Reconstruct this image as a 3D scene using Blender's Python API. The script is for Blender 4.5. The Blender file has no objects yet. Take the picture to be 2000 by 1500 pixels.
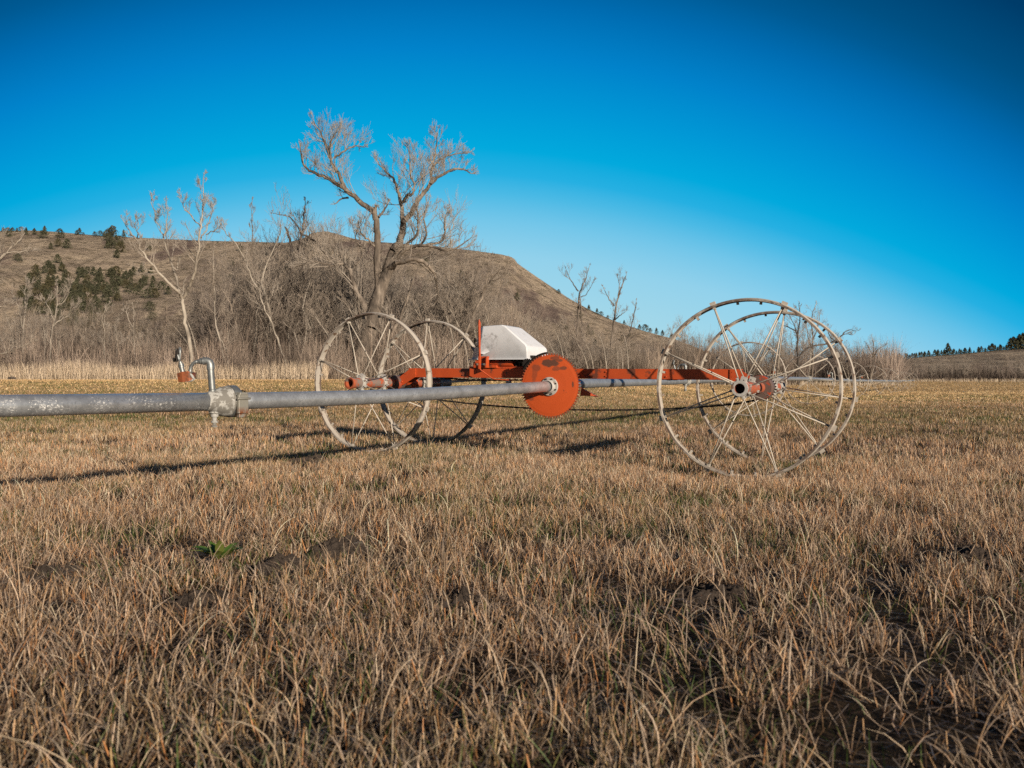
import bpy, bmesh, math, random
import numpy as np
from mathutils import Vector, Matrix

SC = bpy.context.scene
COL = SC.collection
R = math.radians
F = 1555.0           # focal length in photo pixels (2000 wide)
H = 0.84             # eye height
YH = 744.0           # horizon row
rng = np.random.default_rng(7)

# ------------------------------------------------------------------ helpers
def P(x, y, Y):
    """a photo direction at distance Y -> world point"""
    return Vector(((x - 1000.0) / F * Y, Y, H + (YH - y) / F * Y))

def tag(o, label=None, cat=None, group=None, kind=None):
    if label: o['label'] = label
    if cat: o['category'] = cat
    if group: o['group'] = group
    if kind: o['kind'] = kind
    return o

def empty(name, loc=(0, 0, 0), rot=(0, 0, 0), parent=None):
    o = bpy.data.objects.new(name, None)
    o.empty_display_size = 0.2
    COL.objects.link(o)
    o.location = loc
    o.rotation_euler = rot
    if parent: o.parent = parent
    return o

def copy_tree(o, parent=None):
    c = o.copy()
    COL.objects.link(c)
    if parent: c.parent = parent
    for ch in list(o.children):
        copy_tree(ch, c)
    return c

class MB:
    """collects simple solids, builds one mesh object"""
    def __init__(self): self.v = []; self.f = []; self.sm = []
    def add(self, vs, fs, smooth=True):
        b = len(self.v)
        self.v += [tuple(v) for v in vs]
        self.f += [tuple(i + b for i in f) for f in fs]
        self.sm += [smooth] * len(fs)
    def box(self, c, s, rot=None):
        hx, hy, hz = s[0] / 2, s[1] / 2, s[2] / 2
        vs = [Vector((x, y, z)) for x in (-hx, hx) for y in (-hy, hy) for z in (-hz, hz)]
        if rot is not None: vs = [rot @ v for v in vs]
        vs = [v + Vector(c) for v in vs]
        self.add(vs, [(0, 1, 3, 2), (4, 6, 7, 5), (0, 4, 5, 1), (2, 3, 7, 6), (0, 2, 6, 4), (1, 5, 7, 3)], False)
    def tube(self, pts, r, n=12, caps=True, smooth=True):
        pts = [Vector(p) for p in pts]
        rs = r if hasattr(r, '__len__') else [r] * len(pts)
        rings = []
        t0 = (pts[1] - pts[0]).normalized()
        a = Vector((0, 0, 1)) if abs(t0.z) < .9 else Vector((1, 0, 0))
        nrm = t0.cross(a).normalized()
        for i, p in enumerate(pts):
            if i == 0: t = pts[1] - pts[0]
            elif i == len(pts) - 1: t = pts[-1] - pts[-2]
            else: t = (pts[i + 1] - pts[i]).normalized() + (pts[i] - pts[i - 1]).normalized()
            t.normalize()
            nrm = (nrm - t * nrm.dot(t)).normalized()
            b = t.cross(nrm)
            rings.append([p + (nrm * math.cos(2 * math.pi * k / n) + b * math.sin(2 * math.pi * k / n)) * rs[i] for k in range(n)])
        vs = [v for ring in rings for v in ring]
        fs = []
        for i in range(len(pts) - 1):
            for k in range(n):
                k2 = (k + 1) % n
                fs.append((i * n + k, i * n + k2, (i + 1) * n + k2, (i + 1) * n + k))
        self.add(vs, fs, smooth)
        if caps:
            self.add(rings[0], [tuple(range(n))[::-1]], False)
            self.add(rings[-1], [tuple(range(n))], False)
    def lathe(self, o, axis, prof, n=32, closed=False, smooth=True):
        """prof: list of (along, radius) about axis from o"""
        o = Vector(o); ax = Vector(axis).normalized()
        a = Vector((0, 0, 1)) if abs(ax.z) < .9 else Vector((1, 0, 0))
        e1 = ax.cross(a).normalized(); e2 = ax.cross(e1)
        m = len(prof); vs = []
        for k in range(n):
            c, s = math.cos(2 * math.pi * k / n), math.sin(2 * math.pi * k / n)
            for (l, r_) in prof: vs.append(o + ax * l + (e1 * c + e2 * s) * r_)
        fs = []
        mm = m if closed else m - 1
        for k in range(n):
            k2 = (k + 1) % n
            for j in range(mm):
                j2 = (j + 1) % m
                fs.append((k * m + j, k * m + j2, k2 * m + j2, k2 * m + j))
        self.add(vs, fs, smooth)
    def build(self, name, mat, parent=None, loc=(0, 0, 0), bevel=0, auto=None):
        me = bpy.data.meshes.new(name)
        me.from_pydata(self.v, [], self.f)
        me.polygons.foreach_set('use_smooth', self.sm)
        bm = bmesh.new(); bm.from_mesh(me)
        bmesh.ops.remove_doubles(bm, verts=bm.verts, dist=1e-5)
        bmesh.ops.recalc_face_normals(bm, faces=bm.faces)
        if auto is not None:
            for e in bm.edges:
                if len(e.link_faces) == 2 and e.calc_face_angle(0) > auto: e.smooth = False
        bm.to_mesh(me); bm.free()
        me.materials.append(mat)
        o = bpy.data.objects.new(name, me)
        COL.objects.link(o)
        o.location = loc
        if parent: o.parent = parent
        if bevel:
            md = o.modifiers.new('bevel', 'BEVEL'); md.width = bevel; md.segments = 2; md.limit_method = 'ANGLE'
        return o

def np_mesh(name, V, Q, mat, color=None, smooth=True, parent=None, T=None):
    """big mesh from numpy: V (n,3), Q (m,4) quads, T (k,3) triangles"""
    me = bpy.data.meshes.new(name)
    nq = len(Q); nt = 0 if T is None else len(T)
    me.vertices.add(len(V)); me.vertices.foreach_set('co', V.astype(np.float32).ravel())
    loops = Q.astype(np.int32).ravel()
    starts = np.arange(nq, dtype=np.int32) * 4
    if nt:
        loops = np.concatenate([loops, T.astype(np.int32).ravel()])
        starts = np.concatenate([starts, nq * 4 + np.arange(nt, dtype=np.int32) * 3])
    me.loops.add(len(loops)); me.loops.foreach_set('vertex_index', loops)
    me.polygons.add(nq + nt)
    me.polygons.foreach_set('loop_start', starts)
    me.polygons.foreach_set('use_smooth', np.full(nq + nt, smooth))
    if color is not None:
        at = me.color_attributes.new('Col', 'FLOAT_COLOR', 'POINT')
        c4 = np.ones((len(V), 4), np.float32); c4[:, :3] = color
        at.data.foreach_set('color', c4.ravel())
    me.update(calc_edges=True); me.validate()
    me.materials.append(mat)
    o = bpy.data.objects.new(name, me); COL.objects.link(o)
    if parent: o.parent = parent
    return o

_tab = np.random.default_rng(11).random((256, 256))
def vnoise(x, y, scale, seed=0):
    x = np.asarray(x) / scale + seed * 17.31 + 1000; y = np.asarray(y) / scale + seed * 9.77 + 1000
    xi = np.floor(x).astype(int); yi = np.floor(y).astype(int)
    fx = x - xi; fy = y - yi
    fx = fx * fx * (3 - 2 * fx); fy = fy * fy * (3 - 2 * fy)
    g = lambda a, b: _tab[a % 256, b % 256]
    return (g(xi, yi) * (1 - fx) + g(xi + 1, yi) * fx) * (1 - fy) + (g(xi, yi + 1) * (1 - fx) + g(xi + 1, yi + 1) * fx) * fy
def fbm(x, y, scale, seed=0, o=4):
    s = 0; a = 1; t = 0
    for i in range(o):
        s = s + a * vnoise(x, y, scale / 2 ** i, seed + i * 3); t += a; a *= .5
    return s / t
def smooth(a, b, x):
    t = np.clip((np.asarray(x, float) - a) / (b - a), 0, 1)
    return t * t * (3 - 2 * t)

# ------------------------------------------------------------------ materials
class NT:
    def __init__(self, name):
        self.m = bpy.data.materials.new(name); self.m.use_nodes = True
        self.t = self.m.node_tree; self.t.nodes.clear()
        self.out = self.n('ShaderNodeOutputMaterial')
        self.b = self.n('ShaderNodeBsdfPrincipled')
        self.l(self.b.outputs[0], self.out.inputs[0])
        self.tc = self.n('ShaderNodeTexCoord')
    def n(self, k, **kw):
        nd = self.t.nodes.new(k)
        for a, b in kw.items(): setattr(nd, a, b)
        return nd
    def l(self, a, b): self.t.links.new(a, b)
    def noise(self, scale, detail=5, rough=.6, vec=None, coord='Object'):
        nd = self.n('ShaderNodeTexNoise')
        nd.inputs['Scale'].default_value = scale; nd.inputs['Detail'].default_value = detail; nd.inputs['Roughness'].default_value = rough
        self.l(vec or self.tc.outputs[coord], nd.inputs['Vector'])
        return nd.outputs['Fac']
    def ramp(self, fac, stops):
        nd = self.n('ShaderNodeValToRGB'); e = nd.color_ramp.elements
        while len(e) > 1: e.remove(e[-1])
        for i, (p, c) in enumerate(stops):
            el = e[0] if i == 0 else e.new(p)
            el.position = p; el.color = (*c, 1) if len(c) == 3 else c
        self.l(fac, nd.inputs[0]); return nd.outputs[0]
    def mix(self, fac, a, b, mode='MIX'):
        nd = self.n('ShaderNodeMix', data_type='RGBA', blend_type=mode)
        for s, v in ((0, fac), (6, a), (7, b)):
            if hasattr(v, 'is_linked'): self.l(v, nd.inputs[s])
            else: nd.inputs[s].default_value = v if s == 0 else (*v, 1)
        return nd.outputs[2]
    def math(self, op, a, b=0.0):
        nd = self.n('ShaderNodeMath', operation=op)
        for s, v in ((0, a), (1, b)):
            if hasattr(v, 'is_linked'): self.l(v, nd.inputs[s])
            else: nd.inputs[s].default_value = v
        return nd.outputs[0]
    def set(self, **kw):
        for k, v in kw.items():
            i = self.b.inputs[k.replace('_', ' ')]
            if hasattr(v, 'is_linked'): self.l(v, i)
            else: i.default_value = (*v, 1) if hasattr(v, '__len__') and len(v) == 3 else v
        return self
    def bump(self, fac, strength=.3, dist=.01):
        nd = self.n('ShaderNodeBump'); nd.inputs['Strength'].default_value = strength; nd.inputs['Distance'].default_value = dist
        self.l(fac, nd.inputs['Height']); self.l(nd.outputs[0], self.b.inputs['Normal'])
    def sep(self, coord='Object'):
        nd = self.n('ShaderNodeSeparateXYZ'); self.l(self.tc.outputs[coord], nd.inputs[0]); return nd.outputs
B01 = ((0, 0, 0), (1, 1, 1))
def mask(nt, fac, a, b): return nt.ramp(fac, [(a, (0, 0, 0)), (b, (1, 1, 1))])

M = {}
def paint(name, base, dark, rust, thr=.6, scale=5, rough=.55):
    nt = NT(name)
    c = nt.mix(nt.noise(scale * 1.7, 6), dark, base)
    big = nt.noise(scale, 7, .65)
    c = nt.mix(mask(nt, big, thr, thr + .05), c, rust)
    fine = nt.noise(60, 4, .7)
    c = nt.mix(mask(nt, fine, .66, .72), c, rust)
    nt.set(Base_Color=c, Roughness=rough); nt.bump(nt.noise(35, 4), .12, .004)
    return nt.m
M['orange'] = paint('orange_paint', (.66, .10, .020), (.46, .062, .014), (.17, .05, .027), .575, 5)
M['disc'] = paint('sprocket_paint', (.74, .118, .022), (.62, .09, .018), (.17, .055, .03), .66, 5.2)
def stains(m):
    t = m.node_tree; nt = NT.__new__(NT); nt.m = m; nt.t = t
    nt.b = [n for n in t.nodes if n.type == 'BSDF_PRINCIPLED'][0]; nt.tc = [n for n in t.nodes if n.type == 'TEX_COORD'][0]
    s = nt.sep(); n1 = nt.math('MULTIPLY', nt.math('SUBTRACT', nt.noise(16, 6, .65), .5), 1.5); acc = None
    for (cx, cz, rx, rz, k) in ((-.0, 1.045, .105, .048, 1), (.05, 1.095, .067, .024, .8), (-.16, .998, .058, .048, .6), (.16, .99, .048, .022, .8), (.067, .985, .058, .024, .6), (-.18, .92, .038, .095, .45), (-.22, .665, .038, .03, .6), (.265, .825, .012, .034, .9), (.115, 1.075, .048, .02, .8)):
        dx = nt.math('DIVIDE', nt.math('SUBTRACT', s[0], cx), rx); dz = nt.math('DIVIDE', nt.math('SUBTRACT', s[2], cz), rz)
        d = nt.math('ADD', nt.math('SQRT', nt.math('ADD', nt.math('MULTIPLY', dx, dx), nt.math('MULTIPLY', dz, dz))), n1)
        f = nt.math('MULTIPLY', nt.ramp(d, [(.75, (1, 1, 1)), (.98, (0, 0, 0))]), k)
        acc = f if acc is None else nt.math('MAXIMUM', acc, f)
    rx_ = s[0]; rz_ = nt.math('SUBTRACT', s[2], .804)
    rr_ = nt.math('SQRT', nt.math('ADD', nt.math('MULTIPLY', rx_, rx_), nt.math('MULTIPLY', rz_, rz_)))
    acc = nt.math('MAXIMUM', acc, nt.math('MULTIPLY', mask(nt, rr_, .325, .330), .75))
    src = nt.b.inputs['Base Color'].links[0].from_socket
    nt.l(nt.mix(acc, src, (.15, .06, .035)), nt.b.inputs['Base Color'])
stains(M['disc'])
M['rust'] = paint('rusty_orange_sleeve', (.42, .12, .06), (.50, .10, .035), (.25, .19, .16), .52, 7)
M['drum'] = paint('rust_brown_drum', (.17, .11, .09), (.12, .08, .065), (.45, .07, .025), .55, 9)
M['wheelpaint'] = paint('weathered_beige_paint', (.56, .49, .40), (.38, .32, .25), (.20, .12, .075), .60, 9, .6)
M['rimpaint'] = paint('weathered_rim_paint', (.62, .56, .48), (.40, .345, .285), (.20, .125, .08), .58, 8, .6)
def worn_edges(m):
    t = m.node_tree; nt = NT.__new__(NT); nt.m = m; nt.t = t
    nt.b = [n for n in t.nodes if n.type == 'BSDF_PRINCIPLED'][0]; nt.tc = [n for n in t.nodes if n.type == 'TEX_COORD'][0]
    s = nt.sep(); e = nt.n('ShaderNodeMapRange'); e.inputs[1].default_value = .037; e.inputs[2].default_value = .043; nt.l(nt.math('ABSOLUTE', s[1]), e.inputs[0])
    f = nt.math('MULTIPLY', e.outputs[0], mask(nt, nt.noise(6, 5, .7), .36, .56))
    src = nt.b.inputs['Base Color'].links[0].from_socket
    nt.l(nt.mix(f, src, (.15, .105, .08)), nt.b.inputs['Base Color'])
worn_edges(M['rimpaint'])
M['spokepaint'] = paint('pale_spoke_paint', (.72, .65, .55), (.45, .37, .28), (.24, .14, .08), .66, 14, .5)
M['whitepaint'] = paint('chipped_white_paint', (.60, .575, .53), (.40, .375, .34), (.24, .13, .085), .57, 22, .6)

def galv(name, base=(.42, .44, .46), flakes=False):
    nt = NT(name)
    n1 = nt.noise(9, 6, .7); n2 = nt.noise(70, 3, .6)
    c = nt.ramp(n1, [(.3, tuple(b * .62 for b in base)), (.55, base), (.75, tuple(min(1, b * 1.25) for b in base))])
    c = nt.mix(mask(nt, n2, .50, .68), c, tuple(b * .7 for b in base))
    met = .68
    if flakes:
        s = nt.sep()
        # flaking white lime: left of the coupler on the side that faces the sun
        side = nt.math('MULTIPLY', nt.ramp(s[0], [(.0, (1, 1, 1)), (.001, (1, 1, 1)), (1, (1, 1, 1))]), 1.0)
        mp = nt.n('ShaderNodeMapping'); mp.inputs['Scale'].default_value = (.8, .8, 1.6); nt.l(nt.tc.outputs['Object'], mp.inputs[0])
        fl = nt.noise(85, 6, .75, mp.outputs[0]); reg = nt.noise(5.5, 3, .5)
        xm = nt.n('ShaderNodeMapRange'); xm.inputs[1].default_value = .04; xm.inputs[2].default_value = -.10; nt.l(s[0], xm.inputs[0])
        zm = nt.n('ShaderNodeMapRange'); zm.inputs[1].default_value = .062; zm.inputs[2].default_value = .035; nt.l(s[2], zm.inputs[0])
        zl = nt.n('ShaderNodeMapRange'); zl.inputs[1].default_value = -.065; zl.inputs[2].default_value = -.01; nt.l(s[2], zl.inputs[0])
        lim = nt.math('MULTIPLY', nt.math('MULTIPLY', xm.outputs[0], zm.outputs[0]), zl.outputs[0])
        f = nt.math('ADD', fl, nt.math('MULTIPLY', nt.math('SUBTRACT', reg, .5), .55))
        fm = nt.math('MULTIPLY', mask(nt, f, .60, .62), lim)
        c = nt.mix(fm, c, (.78, .76, .72))
        nt.set(Base_Color=c, Metallic=nt.math('SUBTRACT', met, nt.math('MULTIPLY', fm, met)), Roughness=.40)
    else:
        nt.set(Base_Color=c, Metallic=met, Roughness=.48)
    nt.bump(nt.noise(40, 5), .1, .003)
    return nt.m
M['galv'] = galv('galvanised_pipe', (.60, .615, .63), True)
M['galv2'] = galv('galvanised_far_pipe', (.52, .55, .58))
M['galvd'] = galv('dull_zinc_fitting', (.33, .34, .33))
M['lime'] = paint('limescale_white', (.66, .635, .58), (.22, .215, .20), (.21, .195, .17), .47, 24, .8)
nt = NT('dark_steel'); nt.set(Base_Color=nt.mix(nt.noise(20), (.02, .018, .016), (.06, .045, .035)), Metallic=.4, Roughness=.6); M['steel'] = nt.m
nt = NT('black_hollow'); nt.set(Base_Color=nt.mix(nt.noise(20), (.012, .009, .008), (.035, .02, .014)), Roughness=.9); M['hollow'] = nt.m
nt = NT('white_plastic_hood')
s = nt.sep()
c = nt.mix(nt.noise(3, 4), (.74, .74, .76), (.82, .82, .83))
c = nt.mix(nt.math('MULTIPLY', mask(nt, nt.noise(14, 5), .52, .75), .35), c, (.5, .48, .45))
# worn round scuff on the front face
dx = nt.math('SUBTRACT', s[0], -.84); dz = nt.math('SUBTRACT', s[2], 1.30)
d2 = nt.math('SQRT', nt.math('ADD', nt.math('MULTIPLY', dx, dx), nt.math('MULTIPLY', nt.math('MULTIPLY', dz, dz), 1.8)))
ring = nt.ramp(d2, [(.0, (.35, .35, .35)), (.085, (.45, .45, .45)), (.108, (.9, .9, .9)), (.125, (.5, .5, .5)), (.135, (0, 0, 0))])
c = nt.mix(nt.math('MULTIPLY', ring, mask(nt, nt.noise(30, 5, .7), .47, .66)), c, (.22, .20, .19))
nt.set(Base_Color=c, Roughness=.42); nt.bump(nt.noise(18, 3), .05, .004); M['hood'] = nt.m
nt = NT('copper_orange_weight'); nt.set(Base_Color=nt.mix(mask(nt, nt.noise(40, 5), .5, .6), (.36, .105, .04), (.17, .065, .035)), Metallic=.25, Roughness=.5); M['copper'] = nt.m

def attr_mat(name, rough=.75, spec=.25, trans=0):
    nt = NT(name)
    a = nt.n('ShaderNodeAttribute', attribute_name='Col')
    nt.set(Base_Color=a.outputs['Color'], Roughness=rough)
    nt.b.inputs['Specular IOR Level'].default_value = spec
    if trans:
        tr = nt.n('ShaderNodeBsdfTranslucent'); nt.l(a.outputs['Color'], tr.inputs[0])
        mx = nt.n('ShaderNodeMixShader'); mx.inputs[0].default_value = trans
        nt.l(nt.b.outputs[0], mx.inputs[1]); nt.l(tr.outputs[0], mx.inputs[2]); nt.l(mx.outputs[0], nt.out.inputs[0])
    return nt.m
M['straw'] = attr_mat('straw_blades', .5, .45, .05)
M['green'] = attr_mat('green_blades', .5, .4, .2)
M['leaf'] = attr_mat('juniper_foliage', .8, .15, 0)
M['twigs'] = attr_mat('thicket_twigs', .9, .1, 0)
def bark(name, a, b, c, scale=1.6):
    nt = NT(name)
    mp = nt.n('ShaderNodeMapping'); mp.inputs['Scale'].default_value = (1, 1, .35); nt.l(nt.tc.outputs['Object'], mp.inputs[0])
    col = nt.ramp(nt.noise(scale, 6, .65, mp.outputs[0]), [(.34, a), (.5, b), (.66, c)])
    nt.set(Base_Color=col, Roughness=.9); nt.bump(nt.noise(6, 5, .6, mp.outputs[0]), .5, .05)
    return nt.m
M['bark_pale'] = bark('pale_bark', (.14, .115, .09), (.40, .345, .28), (.52, .46, .38), 1.2)
M['bark_mid'] = bark('grey_brown_bark', (.05, .04, .032), (.17, .135, .105), (.36, .295, .235))
M['bark_dark'] = bark('dark_dead_bark', (.03, .025, .022), (.075, .06, .05), (.20, .16, .13))
M['twig_pale'] = bark('pale_twigs', (.28, .235, .195), (.40, .34, .28), (.50, .43, .355), 1)
M['twig_mid'] = bark('brown_twigs', (.24, .195, .155), (.36, .295, .235), (.46, .385, .31), 1)
M['twig_red'] = bark('reddish_twigs', (.22, .175, .15), (.33, .27, .225), (.42, .345, .29), 1)

# ------------------------------------------------------------------ ground height
def ground(x, y):
    x = np.asarray(x, float); y = np.asarray(y, float)
    s = (x - .2745) * .893 - (y - 8.24) * .449
    g = -.012 * smooth(4, 7.5, y) - .0096 * np.clip(s, -3, 4) * smooth(4.5, 7, y) * (1 - smooth(12, 20, y))
    br = x / np.maximum(y, 1.0)
    rr = smooth(.10, .30, br)
    left = .93 * smooth(13, 56, y)
    right = .05 * smooth(12, 25, y) - .05 * smooth(40, 60, y) + .86 * smooth(70, 230, y)
    g = g + left * (1 - rr) + right * rr
    near = 1 - smooth(25, 60, np.hypot(x, y))
    g = g + near * ((fbm(x, y, .55, 1, 3) - .5) * .05 + (fbm(x, y, 3.0, 5, 2) - .5) * .04)
    return g
def gz(x, y): return float(ground(x, y))

# ------------------------------------------------------------------ field sheet
def axis(lo, hi, n, k):
    t = np.linspace(-1, 1, n)
    s = np.sinh(k * t) / np.sinh(k)
    return np.where(s < 0, -s * lo, s * hi)
gx = axis(-3500, 3500, 361, 9.0); gy = axis(-3000, 6000, 361, 9.0) + 4.0
XX, YY = np.meshgrid(gx, gy)
V = np.stack([XX.ravel(), YY.ravel(), ground(XX.ravel(), YY.ravel())], 1)
n = len(gx); I = np.arange(n * len(gy)).reshape(len(gy), n)
Q = np.stack([I[:-1, :-1].ravel(), I[:-1, 1:].ravel(), I[1:, 1:].ravel(), I[1:, :-1].ravel()], 1)
nt = NT('field_soil_and_thatch')
s = nt.sep()
soil = nt.mix(nt.noise(14, 8, .7), (.008, .006, .005), (.028, .020, .015))
straw = nt.mix(nt.noise(60, 6, .7), (.035, .024, .015), (.10, .066, .038))
near = nt.mix(mask(nt, nt.noise(30, 8, .75), .44, .62), soil, straw)
mp = nt.n('ShaderNodeMapping'); mp.inputs['Scale'].default_value = (.35, 1.0, 1); nt.l(nt.tc.outputs['Object'], mp.inputs[0])
far = nt.ramp(nt.noise(.16, 7, .62, mp.outputs[0]), [(.32, (.34, .25, .10)), (.45, (.56, .39, .175)), (.56, (.72, .49, .22)), (.68, (.78, .51, .23))])
far = nt.mix(nt.math('MULTIPLY', mask(nt, nt.noise(5, 8, .75), .5, .62), .5), far, (.11, .085, .04))
dist = nt.n('ShaderNodeMapRange'); dist.inputs[1].default_value = 10; dist.inputs[2].default_value = 26; nt.l(s[1], dist.inputs[0])
ax_ = nt.math('SUBTRACT', nt.math('ABSOLUTE', s[0]), nt.math('MULTIPLY', nt.math('ABSOLUTE', s[1]), .643))
outm = nt.n('ShaderNodeMapRange'); outm.inputs[1].default_value = 2.6; outm.inputs[2].default_value = 3.6; nt.l(ax_, outm.inputs[0])
worn = nt.mix(nt.math('MULTIPLY', mask(nt, nt.noise(18, 8, .75), .40, .60), .75), (.30, .205, .115), (.05, .036, .025))
nt.set(Base_Color=nt.mix(nt.math('MAXIMUM', dist.outputs[0], 0), nt.mix(outm.outputs[0], near, worn), far), Roughness=.95)
nt.b.inputs['Specular IOR Level'].default_value = .1
nt.bump(nt.noise(25, 8, .7), .6, .03)
tag(np_mesh('field', V, Q, nt.m), kind='structure')

# ------------------------------------------------------------------ grass
MOUNDS = [(-1.027, 3.47, .19, .055), (-.85, 3.85, .20, .065), (2.09, 3.62, .26, .04), (-2.0, 7.96, .28, .04),
          (-.19, 2.92, .14, .03), (-1.17, 3.02, .16, .035), (-1.95, 3.35, .2, .03), (.78, 3.05, .16, .03)]
WEED = (-1.335, 3.64)

def blades(pos, L, th0, th1, az, w, twist, c0, c1, nsec=4, vee=True, taper=1.6, tipw=.15, bend=1.0):
    n = len(pos)
    t = np.linspace(0, 1, nsec)
    th = th0[:, None] + (th1 - th0)[:, None] * (t[None, :] ** bend)
    ds = L[:, None] / (nsec - 1)
    thm = (th[:, 1:] + th[:, :-1]) / 2
    hx = np.concatenate([np.zeros((n, 1)), np.cumsum(np.sin(thm) * ds, 1)], 1)
    hz = np.concatenate([np.zeros((n, 1)), np.cumsum(np.cos(thm) * ds, 1)], 1)
    hz = np.maximum(hz, 0.003)
    dx, dy = np.cos(az), np.sin(az)
    C = np.empty((n, nsec, 3))
    C[..., 0] = pos[:, 0:1] + hx * dx[:, None]; C[..., 1] = pos[:, 1:2] + hx * dy[:, None]; C[..., 2] = pos[:, 2:3] + hz
    sx = -dy * np.cos(twist) + dx * np.sin(twist); sy = dx * np.cos(twist) + dy * np.sin(twist)
    S = np.stack([sx, sy, np.zeros(n)], 1)
    wid = w[:, None] * (1 - (1 - tipw) * t[None, :] ** taper) * .5
    A = C - S[:, None, :] * wid[..., None]; Bv = C + S[:, None, :] * wid[..., None]
    tt = np.minimum(1, t * 1.75)[None, :, None]; col = c0[:, None, :] * (1 - tt) + c1[:, None, :] * tt  # root to tip blend; dark straw roots carry shade put into the colour
    if vee:
        nrm = np.stack([S[:, 1], -S[:, 0], np.zeros(n)], 1)
        flip = np.where(nrm[:, 1] > 0, -1, 1)[:, None]
        Cm = C + (nrm * flip)[:, None, :] * wid[..., None] * .9
        Vv = np.stack([A, Cm, Bv], 2); k = 3
    else:
        Vv = np.stack([A, Bv], 2); k = 2
    colv = np.repeat(col[:, :, None, :], k, 2)
    base = np.arange(n)[:, None, None] * (nsec * k)
    sidx = np.arange(nsec - 1)[None, :, None] * k
    kk = np.arange(k - 1)[None, None, :]
    q = base + sidx + kk
    Qq = np.stack([q, q + 1, q + 1 + k, q + k], -1).reshape(-1, 4)
    return Vv.reshape(-1, 3), Qq, colv.reshape(-1, 3)

class Heap:
    def __init__(self): self.V = []; self.Q = []; self.C = []; self.n = 0
    def add(self, r):
        V, Q, C = r
        self.V.append(V); self.Q.append(Q + self.n); self.C.append(C); self.n += len(V)
    def build(self, name, mat, parent=None):
        return np_mesh(name, np.concatenate(self.V), np.concatenate(self.Q), mat, np.concatenate(self.C), parent=parent)

def scatter(y0, y1, dens, margin=3.0):
    area = .643 * (y1 * y1 - y0 * y0) + 2 * margin * (y1 - y0)
    m = int(area * dens)
    # sample y with pdf ~ width
    yy = rng.uniform(y0, y1, m * 2); wd = (.643 * yy + margin) / (.643 * y1 + margin)
    yy = yy[rng.random(m * 2) < wd]
    if len(yy) > m: yy = yy[:m]
    xx = rng.uniform(-1, 1, len(yy)) * (.643 * yy + margin)
    return xx, yy
def mound_keep(x, y):
    k = np.ones(len(x), bool)
    for (mx, my, r, h) in MOUNDS: k &= (np.hypot((x - mx), np.where(y < my, .55, 1.) * (y - my)) > r * (.45 + .55 * rng.random(len(x)))) | (rng.random(len(x)) < .08)
    k &= np.hypot(x - WEED[0], np.where(y < WEED[1], .5, 1.) * (y - WEED[1])) > .11
    return k
def cover(x, y):
    """0..1 how thick the stand is: gaps, wheel ruts and clumps"""
    a = fbm(x, y, .19, 21, 3); b = fbm(x, y, .6, 31, 2)
    c = smooth(.40, .53, .7 * a + .3 * b)
    return .07 + .93 * c
def palette(x, y, n, pale=0.0):
    g = fbm(x, y, 2.2, 41, 3); f = fbm(x * .35, y, 5.0, 47, 3)
    A = np.array([.66, .40, .205]); Bc = np.array([.80, .575, .40]); Cc = np.array([.42, .285, .19]); G = np.array([.36, .30, .125]); O = np.array([.68, .30, .11]); D = np.array([.20, .115, .07])
    r = rng.random((n, 1)); r2 = rng.random((n, 1))
    c = np.where(r < .30, A, np.where(r < .60 + pale * .15, Bc, np.where(r < .76 + pale * .1, Cc, np.where(r < .86, O, D))))
    gw = (smooth(.54, .70, g) * .45)[:, None] * (r2 < .5)
    band = (smooth(13, 17, y) * (1 - smooth(26, 36, y)))[:, None] * .45
    gw = np.maximum(gw, band * (fbm(x * .4, y, 2.5, 43, 2)[:, None] > .42) * (r2 < .8))
    c = c * (1 - gw) + G * gw
    fy = smooth(24, 40, y)[:, None]
    c = c * (1 - .75 * fy) + np.array([.80, .54, .26]) * .75 * fy
    c = c * (1 - .22 * smooth(.45, .7, f)[:, None])
    hl = rng.random((n, 1)); c = np.minimum(.95, c * np.where(hl < .33, rng.uniform(1.15, 1.5, (n, 1)), rng.uniform(.38, .95, (n, 1)))) * (1 + .14 * smooth(4.5, 7.5, y))[:, None]
    if pale: c = c * (1 - pale * .5) + np.array([.82, .66, .49]) * pale * .5
    return c

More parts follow.
